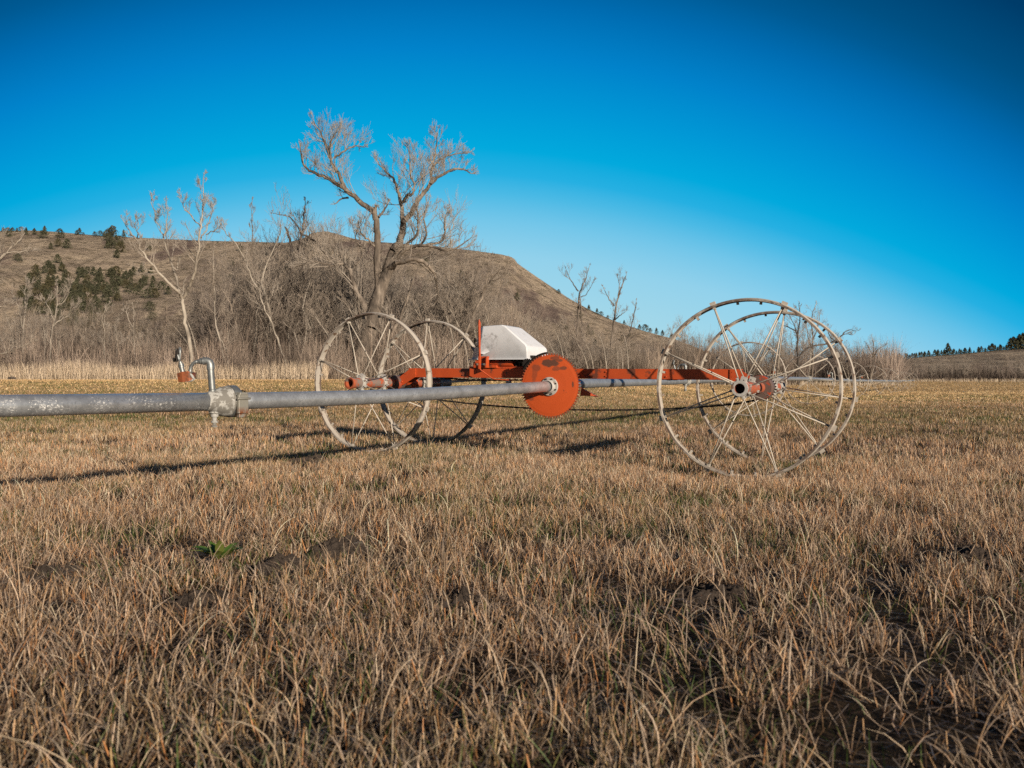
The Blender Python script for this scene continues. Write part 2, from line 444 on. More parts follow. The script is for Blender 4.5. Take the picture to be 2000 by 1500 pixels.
def with_z(x, y): return np.stack([x, y, ground(x, y) - .004], 1)
gr = Heap()
def stubble(y0, y1, dens, wmul=1., hmul=1., nsec=3, vee=True):
    x, y = scatter(y0, y1, dens)
    # pull two thirds of the stems together in tufts
    tx, ty = rng.normal(0, .02, len(x)), rng.normal(0, .02, len(x))
    cell = .085
    cx = (np.floor(x / cell) + .5 + (_tab[(np.floor(x / cell).astype(int)) % 256, (np.floor(y / cell).astype(int)) % 256] - .5) * .9) * cell
    cy = (np.floor(y / cell) + .5 + (_tab[(np.floor(y / cell).astype(int) + 91) % 256, (np.floor(x / cell).astype(int) + 37) % 256] - .5) * .9) * cell
    tuft = rng.random(len(x)) < (.62 if y1 < 12 else .2)
    ox, oy = x.copy(), y.copy()
    x = np.where(tuft, cx + tx, x); y = np.where(tuft, cy + ty, y)
    keep = (rng.random(len(x)) < cover(x, y)) & mound_keep(x, y) & ((y < 57) | (x / y > .02))
    x, y, tuft, tx, ty = x[keep], y[keep], tuft[keep], tx[keep], ty[keep]
    n = len(x)
    hh = fbm(x, y, .9, 61, 2)
    L = rng.uniform(.035, .105, n) * (.65 + .8 * hh) * hmul
    az = np.where(tuft, np.arctan2(ty, tx), rng.uniform(0, 2 * np.pi, n))
    th0 = np.abs(rng.normal(0, .24, n)) + tuft * np.hypot(tx, ty) * 6
    th1 = th0 + np.abs(rng.normal(0, .3, n))
    c1 = palette(x, y, n) * (.80 + .20 * smooth(3.2, 7, y))[:, None]; c0 = c1 * np.array([.24, .18, .14])  # dark roots: shade between the stems painted into the colour, partly old thatch
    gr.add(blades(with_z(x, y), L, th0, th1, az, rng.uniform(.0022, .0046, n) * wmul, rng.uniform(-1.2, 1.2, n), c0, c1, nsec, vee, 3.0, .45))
stubble(1.1, 4.2, 2700, 1.0, .9)
stubble(4.2, 8.5, 2500, 1.0)
stubble(8.5, 15, 1300, 1.25, 1.0, 3, False)
stubble(15, 30, 420, 2.0, .8, 3, False)
stubble(30, 62, 80, 4.5, .8, 3, False)
stubble(62, 130, 15, 11., .9, 2, False)
stubble(130, 235, 4, 20., 1., 2, False)

def arches(y0, y1, dens, wmul=1., nsec=7, vee=True, lmul=1.):
    """long curled dead leaves in fans"""
    cx, cy = scatter(y0, y1, dens)
    zone = .30 + .70 * (1 - smooth(-.2, .5, cx / cy))             # more of them toward the left
    m = fbm(cx, cy, .8, 71, 2)
    keep = (rng.random(len(cx)) < zone * smooth(.30, .52, m)) & mound_keep(cx, cy)
    cx, cy = cx[keep], cy[keep]
    k = rng.integers(2, 9, len(cx))
    a0 = np.repeat(rng.uniform(0, 2 * np.pi, len(cx)), k)
    x = np.repeat(cx, k); y = np.repeat(cy, k); n = len(x)
    az = a0 + rng.normal(0, 1.3, n)
    x = x + rng.normal(0, .045, n); y = y + rng.normal(0, .045, n)
    L = np.repeat(rng.uniform(.11, .30, len(cx)), k) * rng.uniform(.45, 1.35, n) * lmul
    th0 = np.abs(rng.normal(.15, .4, n)); th1 = th0 + np.abs(rng.normal(1.9, .7, n))
    c1 = palette(x, y, n, .8); c0 = c1 * np.array([.55, .44, .34])  # leaf bases darkened too: painted shade low in the fan, with some decay
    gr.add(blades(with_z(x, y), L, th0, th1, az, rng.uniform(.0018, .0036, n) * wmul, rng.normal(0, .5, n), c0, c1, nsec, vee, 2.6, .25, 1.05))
arches(1.1, 4.5, 78)
arches(4.5, 9, 46, 1.0, 6, True, .9)
arches(9, 16, 12, 1.5, 5, False, .8)

def loose(y0, y1, dens, wmul=1., nsec=4, lmul=1.):
    """single leaning leaves and bent stems between the tufts"""
    x, y = scatter(y0, y1, dens)
    keep = (rng.random(len(x)) < .08 + .92 * cover(x, y)) & mound_keep(x, y)
    x, y = x[keep], y[keep]; n = len(x)
    L = rng.uniform(.05, .16, n) * lmul; az = rng.uniform(0, 2 * np.pi, n)
    th0 = rng.uniform(.0, .9, n); th1 = th0 + rng.uniform(.2, 1.7, n)
    c1 = palette(x, y, n, .45); c0 = c1 * np.array([.42, .34, .27])  # darker foot stands in for shade among the tufts, and some decay
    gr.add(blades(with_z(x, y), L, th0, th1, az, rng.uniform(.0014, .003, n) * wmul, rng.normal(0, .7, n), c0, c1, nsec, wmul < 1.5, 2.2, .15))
def curls(y0, y1, dens, wmul=1.):
    """single long dead leaves that rise and bow right over"""
    x, y = scatter(y0, y1, dens)
    zone = .35 + .65 * (1 - smooth(-.1, .45, x / y))
    keep = (rng.random(len(x)) < zone * (.08 + .92 * smooth(.46, .60, fbm(x, y, .8, 171, 2)))) & mound_keep(x, y)
    x, y = x[keep], y[keep]; n = len(x)
    L = rng.uniform(.10, .34, n); th0 = rng.normal(.05, .32, n); th1 = rng.uniform(1.7, 3.0, n)
    c1 = np.minimum(.95, palette(x, y, n, .9) * 1.2); c0 = c1 * np.array([.66, .55, .45])
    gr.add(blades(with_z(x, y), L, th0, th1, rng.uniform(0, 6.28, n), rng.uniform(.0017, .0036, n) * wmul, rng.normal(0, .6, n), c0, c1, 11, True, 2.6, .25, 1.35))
curls(1.1, 4.5, 165); curls(4.5, 9, 70, 1.0)
def tangle(y0, y1, dens, wmul=1.):
    """broken stems lying over and through each other at half height"""
    x, y = scatter(y0, y1, dens)
    keep = (rng.random(len(x)) < .06 + .94 * cover(x, y)) & mound_keep(x, y)
    x, y = x[keep], y[keep]; n = len(x)
    p = with_z(x, y); p[:, 2] += rng.uniform(.01, .075, n) * (.4 + .6 * cover(x, y))
    L = rng.uniform(.05, .17, n); az = rng.uniform(0, 6.28, n); th0 = rng.normal(1.25, .35, n); th1 = th0 + rng.normal(.25, .5, n)
    c1 = palette(x, y, n, .35) * .9; c0 = c1 * .75
    V_, Q_, C_ = blades(p, L, th0, th1, az, rng.uniform(.0012, .0026, n) * wmul, rng.normal(0, .8, n), c0, c1, 4, False, 2, .3)
    gr.add((V_, Q_, C_))
tangle(1.1, 4.5, 700); tangle(4.5, 9, 520, 1.2); tangle(9, 14, 220, 1.8)
loose(1.1, 4.5, 750); loose(4.5, 9, 650, 1.2); loose(9, 16, 260, 1.6, 3)
tag(gr.build('dry_grass', M['straw']), 'cropped dry tan grass stubble and curled dead leaves covering the field', 'grass', kind='stuff')

lt = Heap()
def litter(y0, y1, dens, wmul=1.):
    x, y = scatter(y0, y1, dens)
    keep = (mound_keep(x, y) | (rng.random(len(x)) < .3)) & (rng.random(len(x)) < .25 + .75 * cover(x, y))
    x, y = x[keep], y[keep]; n = len(x)
    p = with_z(x, y); p[:, 2] += rng.uniform(.004, .028, n)
    L = rng.uniform(.03, .13, n); az = rng.uniform(0, 2 * np.pi, n)
    th0 = rng.normal(1.5, .12, n); th1 = th0 + rng.normal(0, .3, n)
    c1 = palette(x, y, n, .2) * .5; c0 = c1 * .85
    Vv, Qq, Cc = blades(p, L, th0, th1, az, rng.uniform(.0016, .0036, n) * wmul, rng.normal(0, .3, n), c0, c1, 3, False, 2, .5)
    lt.add((Vv, Qq, Cc))
litter(1.1, 4.5, 1300); litter(4.5, 9, 700, 1.3); litter(9, 15, 250, 2)
tag(lt.build('straw_litter', M['straw']), 'flattened straw and broken stems lying between the stubble', 'straw', kind='stuff')

gg = Heap()
def greens(y0, y1, dens, wmul=1., nsec=4):
    x, y = scatter(y0, y1, dens)
    m = fbm(x, y, .5, 81, 3) * .6 + fbm(x, y, 2.6, 41, 3) * .4
    keep = (rng.random(len(x)) < smooth(.46, .60, m)) & mound_keep(x, y)
    x, y = x[keep], y[keep]; n = len(x)
    L = rng.uniform(.04, .125, n); az = rng.uniform(0, 2 * np.pi, n)
    th0 = rng.uniform(.1, .8, n); th1 = th0 + rng.uniform(.2, 1.0, n)
    c1 = np.where(rng.random((n, 1)) < .65, np.array([.10, .15, .035]), np.array([.20, .21, .06])) * rng.uniform(.6, 1.15, (n, 1))
    gg.add(blades(with_z(x, y), L, th0, th1, az, rng.uniform(.002, .0045, n) * wmul, rng.normal(0, .8, n), c1 * .7, c1, nsec, False, 2.4, .1))
greens(1.1, 3.2, 500); greens(3.2, 4.5, 1300); greens(4.5, 9, 900, 1.3, 3); greens(9, 18, 330, 2.2, 3); greens(18, 45, 40, 5, 3)
# the trampled greener strip around the carriage
cx = rng.normal(.9, 2.0, 5200); cy = 8.9 - .15 * cx + rng.normal(0, .75, 5200); k = fbm(cx, cy, .5, 77, 2) > .47; cx, cy = cx[k], cy[k]; n = len(cx)
c1 = np.where(rng.random((n, 1)) < .6, np.array([.085, .13, .03]), np.array([.17, .18, .055])) * rng.uniform(.6, 1.1, (n, 1))
gg.add(blades(with_z(cx, cy), rng.uniform(.04, .11, n), rng.uniform(.1, .8, n), rng.uniform(.6, 1.6, n), rng.uniform(0, 6.28, n), rng.uniform(.003, .007, n), rng.normal(0, .8, n), c1 * .7, c1, 3, False, 2.4, .1))
tag(gg.build('green_grass', M['green']), 'short green grass sprouting low between the dry stubble', 'grass', kind='stuff')

# tall pale grass on the field edge in front of the trees
tg = Heap()
def tall(x0, x1, Ya, Yb, n, hmin, hmax, w, tone=1.):
    px = rng.uniform(x0, x1, n); Y = rng.uniform(Ya, Yb, n)
    x = (px - 1000) / F * Y; y = Y
    k = rng.random(n) < .35 + .65 * smooth(.35, .55, fbm(x, y, 2.5, 91, 2)); x, y = x[k], y[k]; m = len(x)
    p = np.stack([x, y, ground(x, y) - .02], 1)
    hn = .6 + .8 * fbm(x, y, 3.5, 95, 3)
    L = rng.uniform(hmin, hmax, m) * hn; th0 = np.abs(rng.normal(0, .12, m)); th1 = th0 + np.abs(rng.normal(.2, .3, m))
    c1 = (np.where(rng.random((m, 1)) < .6, np.array([.88, .70, .50]), np.array([.74, .57, .40])) * rng.uniform(.65, 1.12, (m, 1))) * tone
    tg.add(blades(p, L, th0, th1, rng.uniform(0, 6.28, m), rng.uniform(.6, 1.3, m) * w, rng.normal(0, .8, m), c1 * .75, c1, 4, False, 1.6, .15))
tall(-150, 640, 53, 60, 34000, .5, 1.35, .02)
tall(600, 1000, 56, 66, 8000, .3, .8, .022, .85)
tall(950, 1300, 75, 95, 6000, .25, .7, .03, .8)
tall(1250, 1750, 110, 170, 5000, .3, .8, .06, .7)
tall(1650, 2100, 170, 235, 5000, .3, .9, .07, .7)
tag(tg.build('tall_grass', M['straw']), 'tall pale tan grass along the field edge below the bare trees', 'grass', kind='stuff')

# ------------------------------------------------------------------ soil mounds, weed, log, marker
nt = NT('crumbly_soil'); nt.set(Base_Color=nt.mix(nt.noise(40, 8, .75), (.045, .034, .028), (.14, .108, .085)), Roughness=1); nt.b.inputs['Specular IOR Level'].default_value = .05
nt.bump(nt.noise(90, 8, .75), .9, .02); M['soil'] = nt.m
MLAB = ['dark crumbly soil mound just right of the green leafy weed', 'taller soil mound farther back than the one beside the weed', 'broad low patch of bare soil in the stubble at far right',
        'shaded soil patch near the grey pipe shadow in front of the left wheels', 'small bare soil patch among curled grass below picture centre', 'low soil patch in front of the green leafy weed',
        'flat bare soil patch at the far left of the field', 'small dark soil patch in upright stubble right of centre']
ico = bmesh.new(); bmesh.ops.create_icosphere(ico, subdivisions=2, radius=1); ICO_V = np.array([tuple(v.co) for v in ico.verts]); ICO_T = np.array([[v.index for v in f.verts] for f in ico.faces]); ico.free()
mr = np.random.default_rng(3)
for (mx, my, r, h), lab in zip(MOUNDS, MLAB):
    NA, NR = 72, 30
    a = np.linspace(0, 2 * np.pi, NA, endpoint=False); A_, Q_ = np.meshgrid(a, np.linspace(0, 1, NR)[1:])
    wob = 1 + .55 * (fbm(np.cos(A_) * 2 + mx * 5, np.sin(A_) * 2, 1.0, 3, 3) - .5) * 2
    x = Q_ * r * wob * np.cos(A_); y = Q_ * r * wob * .8 * np.sin(A_)
    lump = (fbm(x, y + mx, .07, 9, 3) - .45) * .09 + (fbm(x, y + mx, .022, 19, 3) - .5) * .034
    z = h * (.35 + .65 * fbm(x + 7, y, .16, 29, 2) * 1.5) * (1 - Q_ ** 2.2) + lump * (1 - Q_ ** 5) - .014 * Q_
    vs = np.concatenate([[[0, 0, z[0].mean()]], np.stack([x.ravel(), y.ravel(), z.ravel()], 1)])
    tri = np.array([(0, 1 + k, 1 + (k + 1) % NA) for k in range(NA)])
    quads = np.array([(1 + i * NA + k, 1 + (i + 1) * NA + k, 1 + (i + 1) * NA + (k + 1) % NA, 1 + i * NA + (k + 1) % NA) for i in range(NR - 2) for k in range(NA)])
    for _ in range(46):                       # loose crumbs
        t_, q_ = mr.uniform(0, 6.28), mr.uniform(.1, 1.05); s_ = mr.uniform(.004, .016)
        cx_, cy_ = q_ * r * math.cos(t_), q_ * r * .8 * math.sin(t_)
        cv = ICO_V * s_ * (1 + .35 * mr.normal(size=(len(ICO_V), 1))) * np.array([1, 1, .75]) + np.array([cx_, cy_, h * .6 * (1 - min(1, q_) ** 2) + s_ * .5])
        tri = np.concatenate([tri, ICO_T + len(vs)]); vs = np.concatenate([vs, cv])
    o = np_mesh('soil_mound', vs, quads, M['soil'], T=tri, smooth=False)
    o.location = (mx, my, gz(mx, my)); tag(o, lab, 'soil mound')
# broad leaved weed: a rosette
wd = Heap(); nleaf = 26
r_ = np.random.default_rng(4)
n = nleaf; az = r_.uniform(0, 6.28, n); L = r_.uniform(.07, .14, n)
c1 = np.where(r_.random((n, 1)) < .75, np.array([.10, .19, .03]), np.array([.22, .25, .055])) * r_.uniform(.7, 1.2, (n, 1))
Vv, Qq, Cc = blades(np.stack([np.cos(az) * .012, np.sin(az) * .012, np.full(n, 0.01)], 1), L, r_.uniform(.2, .9, n), r_.uniform(.9, 1.7, n), az, np.full(n, 1.), r_.normal(0, .2, n), c1 * .8, c1, 7, True, 1, 1)
Vv = Vv.reshape(n, 7, 3, 3); wprof = np.array([.25, .55, .9, 1, .9, .6, .05]) * .5
C_ = (Vv[:, :, 0] + Vv[:, :, 2]) / 2; S_ = Vv[:, :, 2] - Vv[:, :, 0]; S_ /= np.linalg.norm(S_, axis=-1, keepdims=True) + 1e-9
ww = wprof[None, :, None] * r_.uniform(.028, .044, (n, 1, 1))
Vv[:, :, 0] = C_ - S_ * ww; Vv[:, :, 2] = C_ + S_ * ww; Vv[:, :, 1] = C_ - np.array([0, 0, 1.]) * ww * .25
wd.add((Vv.reshape(-1, 3), Qq, Cc)); o = wd.build('leafy_weed', M['green']); o.location = (*WEED, gz(*WEED) + .015)
tag(o, 'bright green broad leaved weed growing beside the soil mound', 'weed')
mb = MB(); mb.tube([(-.24, 0, .07), (-.08, .02, .08), (.1, .01, .085), (.24, -.01, .075)], [.05, .075, .08, .06], 9)
lx, ly = (23 - 1000) / F * 52, 52
tag(mb.build('log', M['bark_dark'], loc=(lx, ly, gz(lx, ly) + .06)), 'small dark log lying before the tall grass at the far left edge', 'log')
mb = MB(); mb.tube([(0, 0, -.3), (0, 0, 4.0)], .05, 8)
q = P(1992.5, 722, 232); root = empty('marker_post', (q.x, q.y, gz(q.x, q.y))); tag(root, 'thin pole with a small white marker by distant trees at far right', 'post')
mb.build('pole', M['bark_mid'], root)
mb = MB(); mb.box((0, 0, q.z - root.location.z), (.75, .1, .6)); mb.build('marker_panel', M['whitepaint'], root, bevel=.02)
# EOF-PART1

# ------------------------------------------------------------------ wheels
RW = .81
def make_rim(name, parent, mat, seed=0, n=120, hw=.050, a0=0, simple=False):
    rg = np.random.default_rng(seed)
    prof = [(-hw, -.004), (-.016, .0), (-.004, .007), (.004, .007), (.016, 0), (hw, -.004), (hw, -.021), (hw - .007, -.022), (hw - .011, -.010), (-hw + .011, -.010), (-hw + .007, -.022), (-hw, -.021)]
    ph = rg.uniform(0, 6.28, 3)
    vs = []; m = len(prof)
    for k in range(n):
        t = 2 * math.pi * k / n
        wob = .004 * math.sin(3 * t + ph[0]) + .003 * math.sin(5 * t + ph[1]); side = .008 * math.sin(2 * t + ph[2])
        for (y, r) in prof:
            rr = RW - .006 + r + wob
            vs.append((rr * math.cos(t), y + side, rr * math.sin(t)))
    fs = [(k * m + j, k * m + (j + 1) % m, ((k + 1) % n) * m + (j + 1) % m, ((k + 1) % n) * m + j) for k in range(n) for j in range(m)]
    mb = MB(); mb.add(vs, fs)
    for k in range(8):
        a = R(a0 + 45 * k); rot = Matrix.Rotation(-a, 3, 'Y')
        mb.box((math.cos(a) * (RW + .008), .0, math.sin(a) * (RW + .008)), (.03, .03, .05), rot)
        mb.box((math.cos(a) * (RW - .026), 0, math.sin(a) * (RW - .026)), (.04, .05, .022), rot)
        if not simple:
            for d in (15, 30):
                c = R(a0 + 45 * k + d + rg.uniform(-2, 2))
                mb.box((math.cos(c) * (RW - .035), .045, math.sin(c) * (RW - .035)), (.035, .03, .02), Matrix.Rotation(-c, 3, 'Y'))
    return mb.build(name, mat, parent, auto=R(35))

def make_wheel(parent, loc, a0, seed, tube_r=.057, simple=False):
    """wheel plane x-z, axle along local y"""
    w = empty('wheel', loc, parent=parent)
    make_rim('rim', w, M['rimpaint'], seed, 72 if simple else 120, a0=a0, simple=simple)
    rg = random.Random(seed)
    mb = MB()
    for k in range(8):
        a = R(a0 + 45 * k)
        for sgn in (-1, 1):
            b = a + R(rg.uniform(3, 9)) * sgn
            p0 = Vector((math.cos(a) * (RW - .02), sgn * .012, math.sin(a) * (RW - .02)))
            p1 = Vector((math.cos(b) * (tube_r + .03), sgn * .2, math.sin(b) * (tube_r + .03)))
            if simple: mb.tube([p0, p1], .0061, 6)
            else:
                m1 = MB(); q = p0.lerp(p1, .5) + Vector((rg.uniform(-.004, .004), rg.uniform(-.004, .004), rg.uniform(-.004, .004)))
                m1.tube([p0, q, p1], .0061, 8); m1.build('spoke', M['spokepaint'], w)
    if simple: mb.build('spokes', M['spokepaint'], w)['kind'] = 'stuff'
    for sgn in (-1, 1):
        cm = MB(); y = sgn * .205
        cm.lathe((0, y - .028, 0), (0, 1, 0), [(0, tube_r + .001), (0, tube_r + .009), (.018, tube_r + .010), (.021, tube_r + .022), (.033, tube_r + .022), (.036, tube_r + .010), (.056, tube_r + .008), (.056, tube_r + .001)], 32)
        for k in range(8):
            a = R(a0 + 45 * k + 4 * sgn)
            cm.box((math.cos(a) * (tube_r + .022), y, math.sin(a) * (tube_r + .022)), (.032, .03, .022), Matrix.Rotation(-a, 3, 'Y'))
            cm.tube([(math.cos(a) * (tube_r + .026), y - .028, math.sin(a) * (tube_r + .026)), (math.cos(a) * (tube_r + .026), y + .028, math.sin(a) * (tube_r + .026))], .0065, 6)
        a = R(70)
        cm.box((math.cos(a) * (tube_r + .028), y, math.sin(a) * (tube_r + .028)), (.042, .045, .05), Matrix.Rotation(-a, 3, 'Y'))
        cm.build('hub_clamp', M['whitepaint'], w, auto=R(40))
    return w

# ------------------------------------------------------------------ the mover (carriage)
mover = empty('irrigation_mover', (.2745, 8.24, -.0145), (0, .0096, R(-26.7)))
tag(mover, 'orange framed irrigation mover on four tall spoked steel wheels with white engine hood', 'irrigation mover')
AX = 2.135; ZH = .81; GAP = 1.25
wl = make_wheel(mover, (-AX, 0, ZH), 25, 1)
make_wheel(mover, (-AX, GAP, ZH), 3, 2)
make_wheel(mover, (AX - .025, -.18, ZH), 21, 3)
make_wheel(mover, (AX, GAP, ZH), 37, 4)
for sx in (-1, 1):
    x = sx * AX; t0 = -.40 if sx < 0 else -.55
    mb = MB()
    # open hollow pipe axle
    mb.lathe((x, t0, ZH), (0, 1, 0), [(0, .047), (0, .057), (1.66 - t0, .057), (1.66 - t0, .047)], 28, closed=True)
    ax = mb.build('axle_tube', M['rust'] , mover, auto=R(40))
    mb = MB(); mb.lathe((x, t0 + .12, ZH), (0, 1, 0), [(0, 0), (0, .0465), (.01, .0465)], 24); mb.build('tube_bore', M['hollow'], ax)
    mb = MB()
    if sx < 0: mb.lathe((x, t0 - .005, ZH), (0, 1, 0), [(0, .058), (0, .066), (.02, .067), (.10, .0585)], 28)
    else: mb.lathe((x, t0 - .005, ZH), (0, 1, 0), [(-.002, .044), (-.002, .068), (.03, .069), (.07, .0585)], 28)
    mb.build('end_collar', M['rust'] if sx < 0 else M['whitepaint'], ax, auto=R(40))
    mb = MB(); mb.lathe((x, 1.47, ZH), (0, 1, 0), [(0, .058), (.005, .064), (.19, .064), (.2, .07), (.22, .07), (.222, .05)], 28)
    mb.build('end_sleeve', M['galvd'], ax, auto=R(40))
    # bearing drum + driven sprocket
    mb = MB(); rd = .116 if sx > 0 else .088
    mb.lathe((x, .40, ZH), (0, 1, 0), [(0, .0575), (0, rd), (.006, rd + .004), (.17, rd + .004), (.176, rd), (.176, .0575)], 36)
    d = mb.build('bearing_drum', M['drum'], mover, auto=R(40))
    mb = MB(); vs = []; nT = 26
    for k in range(nT * 4):
        a = 2 * math.pi * k / (nT * 4); r = .125 if k % 4 in (1, 2) else .108
        vs += [(x + r * math.cos(a), .64, ZH + r * math.sin(a)), (x + r * math.cos(a), .655, ZH + r * math.sin(a))]
    N = nT * 4
    mb.add(vs, [(2 * k, 2 * ((k + 1) % N), 2 * ((k + 1) % N) + 1, 2 * k + 1) for k in range(N)], False)
    mb.add(vs[0::2], [tuple(range(N))[::-1]], False); mb.add(vs[1::2], [tuple(range(N))], False)
    mb.build('sprocket', M['steel'], d)
    mb = MB(); mb.lathe((x, .72, ZH), (0, 1, 0), [(0, .0575), (0, .076), (.14, .076), (.145, .07), (.145, .0575)], 28)
    mb.build('bearing_sleeve', M['orange'], d, auto=R(40))
    # bracket from the beam end down to the drum
    mb = MB(); xb = sx * 1.91
    for y in (.48, .60):
        mb.add([(xb - sx * .06, y, .986), (xb + sx * .02, y, .978), (x + sx * .005, y, ZH + .03), (x - sx * .03, y, ZH - .045), (x - sx * .12, y, ZH - .02), (xb - sx * .06, y, .885)] +
               [(xb - sx * .06, y + .012, .986), (xb + sx * .02, y + .012, .978), (x + sx * .005, y + .012, ZH + .03), (x - sx * .03, y + .012, ZH - .045), (x - sx * .12, y + .012, ZH - .02), (xb - sx * .06, y + .012, .885)],
               [(0, 1, 2, 3, 4, 5), (11, 10, 9, 8, 7, 6)] + [(k, (k + 1) % 6, (k + 1) % 6 + 6, k + 6) for k in range(6)], False)
    mb.tube([(x - sx * .02, .46, ZH + .01), (x - sx * .02, .485, ZH + .01)], .016, 8)
    mb.tube([(x - sx * .1, .46, ZH + .015), (x - sx * .1, .485, ZH + .015)], .012, 8)
    mb.build('axle_bracket', M['orange'], mover)
# beam: C channel lying on edge, web to the front
mb = MB(); L = 1.95; y0 = .492; yb = .59
pr = [(y0, .881), (yb, .881), (yb, .889), (y0 + .009, .889), (y0 + .009, .980), (yb, .980), (yb, .988), (y0, .988)]
vs = [(-L, y, z) for (y, z) in pr] + [(L, y, z) for (y, z) in pr]
mb.add(vs, [tuple(range(8))[::-1], tuple(range(8, 16))] + [(k, (k + 1) % 8, (k + 1) % 8 + 8, k + 8) for k in range(8)], False)
beam = mb.build('beam', M['orange'], mover, bevel=.003)
mb = MB(); mb.box((-.3, y0 - .005, .9345), (.012, .008, .104)); mb.box((-.17, y0 - .004, .9345), (.25, .006, .102)); mb.box((L - .06, y0 - .006, .935), (.10, .010, .104)); mb.box((-L + .02, y0 - .006, .935), (.03, .010, .104))
for xx in (-L + .1, -1.2, -.26, -.09, .55, 1.2, L - .09):
    for zz in (.91, .958): mb.tube([(xx, y0 + .002, zz), (xx, y0 - .012, zz)], .008, 6)
mb.build('splice_plate', M['orange'], beam, bevel=.002)
mb = MB(); mb.tube([(-.62, y0 + .03, .875), (-.62, y0 + .03, .82)], .02, 8); mb.box((-.62, y0 + .03, .835), (.05, .05, .04)); mb.build('hanging_clamp', M['whitepaint'], beam, bevel=.004)
# drive chain: link string
def chain(pts, name):
    mb = MB()
    segs = []
    tot = 0
    P_ = [Vector(p) for p in pts]
    for a, b in zip(P_[:-1], P_[1:]):
        n = max(1, int((b - a).length / .034))
        for k in range(n):
            c = a.lerp(b, (k + .5) / n); d = (b - a).normalized()
            rot = d.to_track_quat('X', 'Z').to_matrix()
            mb.box(c, (.036, .010 if k % 2 else .018, .021 if k % 2 else .015), rot)
    return mb.build(name, M['steel'], mover)
low = [(-AX + .03 + (2 * AX - .06) * t, .648, ZH - .112 - .16 * math.sin(math.pi * min(1, max(0, t))) ** .6 * (1 if True else 0)) for t in np.linspace(0, 1, 25)]
chain(low, 'drive_chain')
chain([(-AX + .02, .648, ZH + .118), (-1.2, .648, ZH + .04), (-.5, .648, ZH + .05), (-.05, .648, .98)], 'drive_chain')
chain([(.1, .648, .96), (1.2, .648, ZH + .07), (AX - .02, .648, ZH + .118)], 'drive_chain')
# main sprocket disc
def gear(cx, yc, cz, r, teeth, th, depth, name, mat, parent):
    mb = MB(); N = teeth * 4
    rr = [r - depth if k % 4 in (0, 3) else r for k in range(N)]
    f = []; b = []
    for k in range(N):
        a = 2 * math.pi * (k + .5) / N
        f.append((cx + rr[k] * math.cos(a), yc, cz + rr[k] * math.sin(a)))
    # dished face: rim ring, shallow step, flat centre
    rings = [(r - depth - .006, 0), (r - depth - .03, -.003), (r * .55, -.008), (r * .2, -.008)] if depth > .015 else [(r * .6, 0), (r * .3, 0)]
    vs = list(f)
    for (q, o) in rings: vs += [(cx + q * math.cos(2 * math.pi * (k + .5) / N), yc + o, cz + q * math.sin(2 * math.pi * (k + .5) / N)) for k in range(N)]
    fs = []
    for i in range(len(rings)):
        fs += [(i * N + k, i * N + (k + 1) % N, (i + 1) * N + (k + 1) % N, (i + 1) * N + k) for k in range(N)]
    fs.append(tuple(len(rings) * N + k for k in range(N)))
    mb.add(vs, fs, False)
    back = [(x, yc + th, z) for (x, y, z) in f]
    mb.add(f + back, [(k, (k + 1) % N, (k + 1) % N + N, k + N) for k in range(N)], False)
    mb.add(back, [tuple(range(N))], False)
    return mb.build(name, mat, parent)
DZ = .804
disc = gear(0, .272, DZ, .348, 68, .012, .025, 'drive_sprocket', M['disc'], mover)
mb = MB(); mb.lathe((0, .263, DZ - .008), (0, -1, 0), [(0, .1), (.012, .1), (.016, .096), (.018, .072), (.055, .065), (.06, .059)], 40)
fl = mb.build('flange', M['whitepaint'], disc, auto=R(40))
mb = MB()
for k in range(8):
    a = R(22 + 45 * k); c = (.084 * math.cos(a), 0, DZ - .008 + .084 * math.sin(a))
    mb.tube([(c[0], .248, c[2]), (c[0], .234, c[2])], .0085, 6)
mb.build('bolt', M['steel'], fl)
# pinion and chain at the left edge of the disc, under the hood
pin = gear(-.285, .296, 1.035, .062, 14, .02, .014, 'pinion', M['steel'], mover)
mb = MB()
for k in range(16):
    a = R(150 - k * 3.4); mb.box((.352 * math.cos(a), .286, DZ + .352 * math.sin(a)), (.02, .03, .03), Matrix.Rotation(-a, 3, 'Y'))
mb.build('drive_chain', M['steel'], mover)
# small guard bracket at the lower right of the disc
mb = MB()
mb.add([(.33, .34, .79), (.47, .40, .70), (.47, .53, .685), (.32, .48, .70), (.32, .34, .70)], [(0, 1, 4), (1, 2, 3, 4), (0, 1, 2, 3)], False)
mb.build('chain_guide', M['orange'], mover)
# cross pipe carrier behind disc
mb = MB(); mb.box((0, .40, .90), (.16, .14, .06)); mb.box((-.06, .39, .85), (.03, .05, .16)); mb.box((.06, .39, .85), (.03, .05, .16)); mb.build('pipe_carrier', M['orange'], mover, bevel=.004)
# engine deck, engine, tank
mb = MB()
mb.box((-.66, .74, 1.0), (.94, .46, .022))
mb.box((-1.04, .485, 1.03), (.03, .02, .06)); mb.box((-.90, .50, 1.01), (.30, .06, .03))
mb.build('engine_deck', M['orange'], mover, bevel=.003)
mb = MB()
mb.box((-.56, .70, 1.065), (.42, .30, .11)); mb.box((-.40, .60, 1.09), (.2, .2, .09)); mb.lathe((-.36, .47, 1.045), (0, 1, 0), [(0, 0), (0, .055), (.04, .06), (.1, .06), (.1, 0)], 20)
for k in range(6): mb.box((-.63 + k * .05, .535, 1.06), (.012, .04, .10))
mb.tube([(-.3, .5, 1.08), (-.25, .5, 1.06), (-.22, .48, 1.0)], .014, 8)
mb.tube([(-.82, .5, 1.05), (-.66, .49, 1.075), (-.5, .49, 1.07)], .009, 6)
mb.build('engine', M['steel'], mover, bevel=.004)
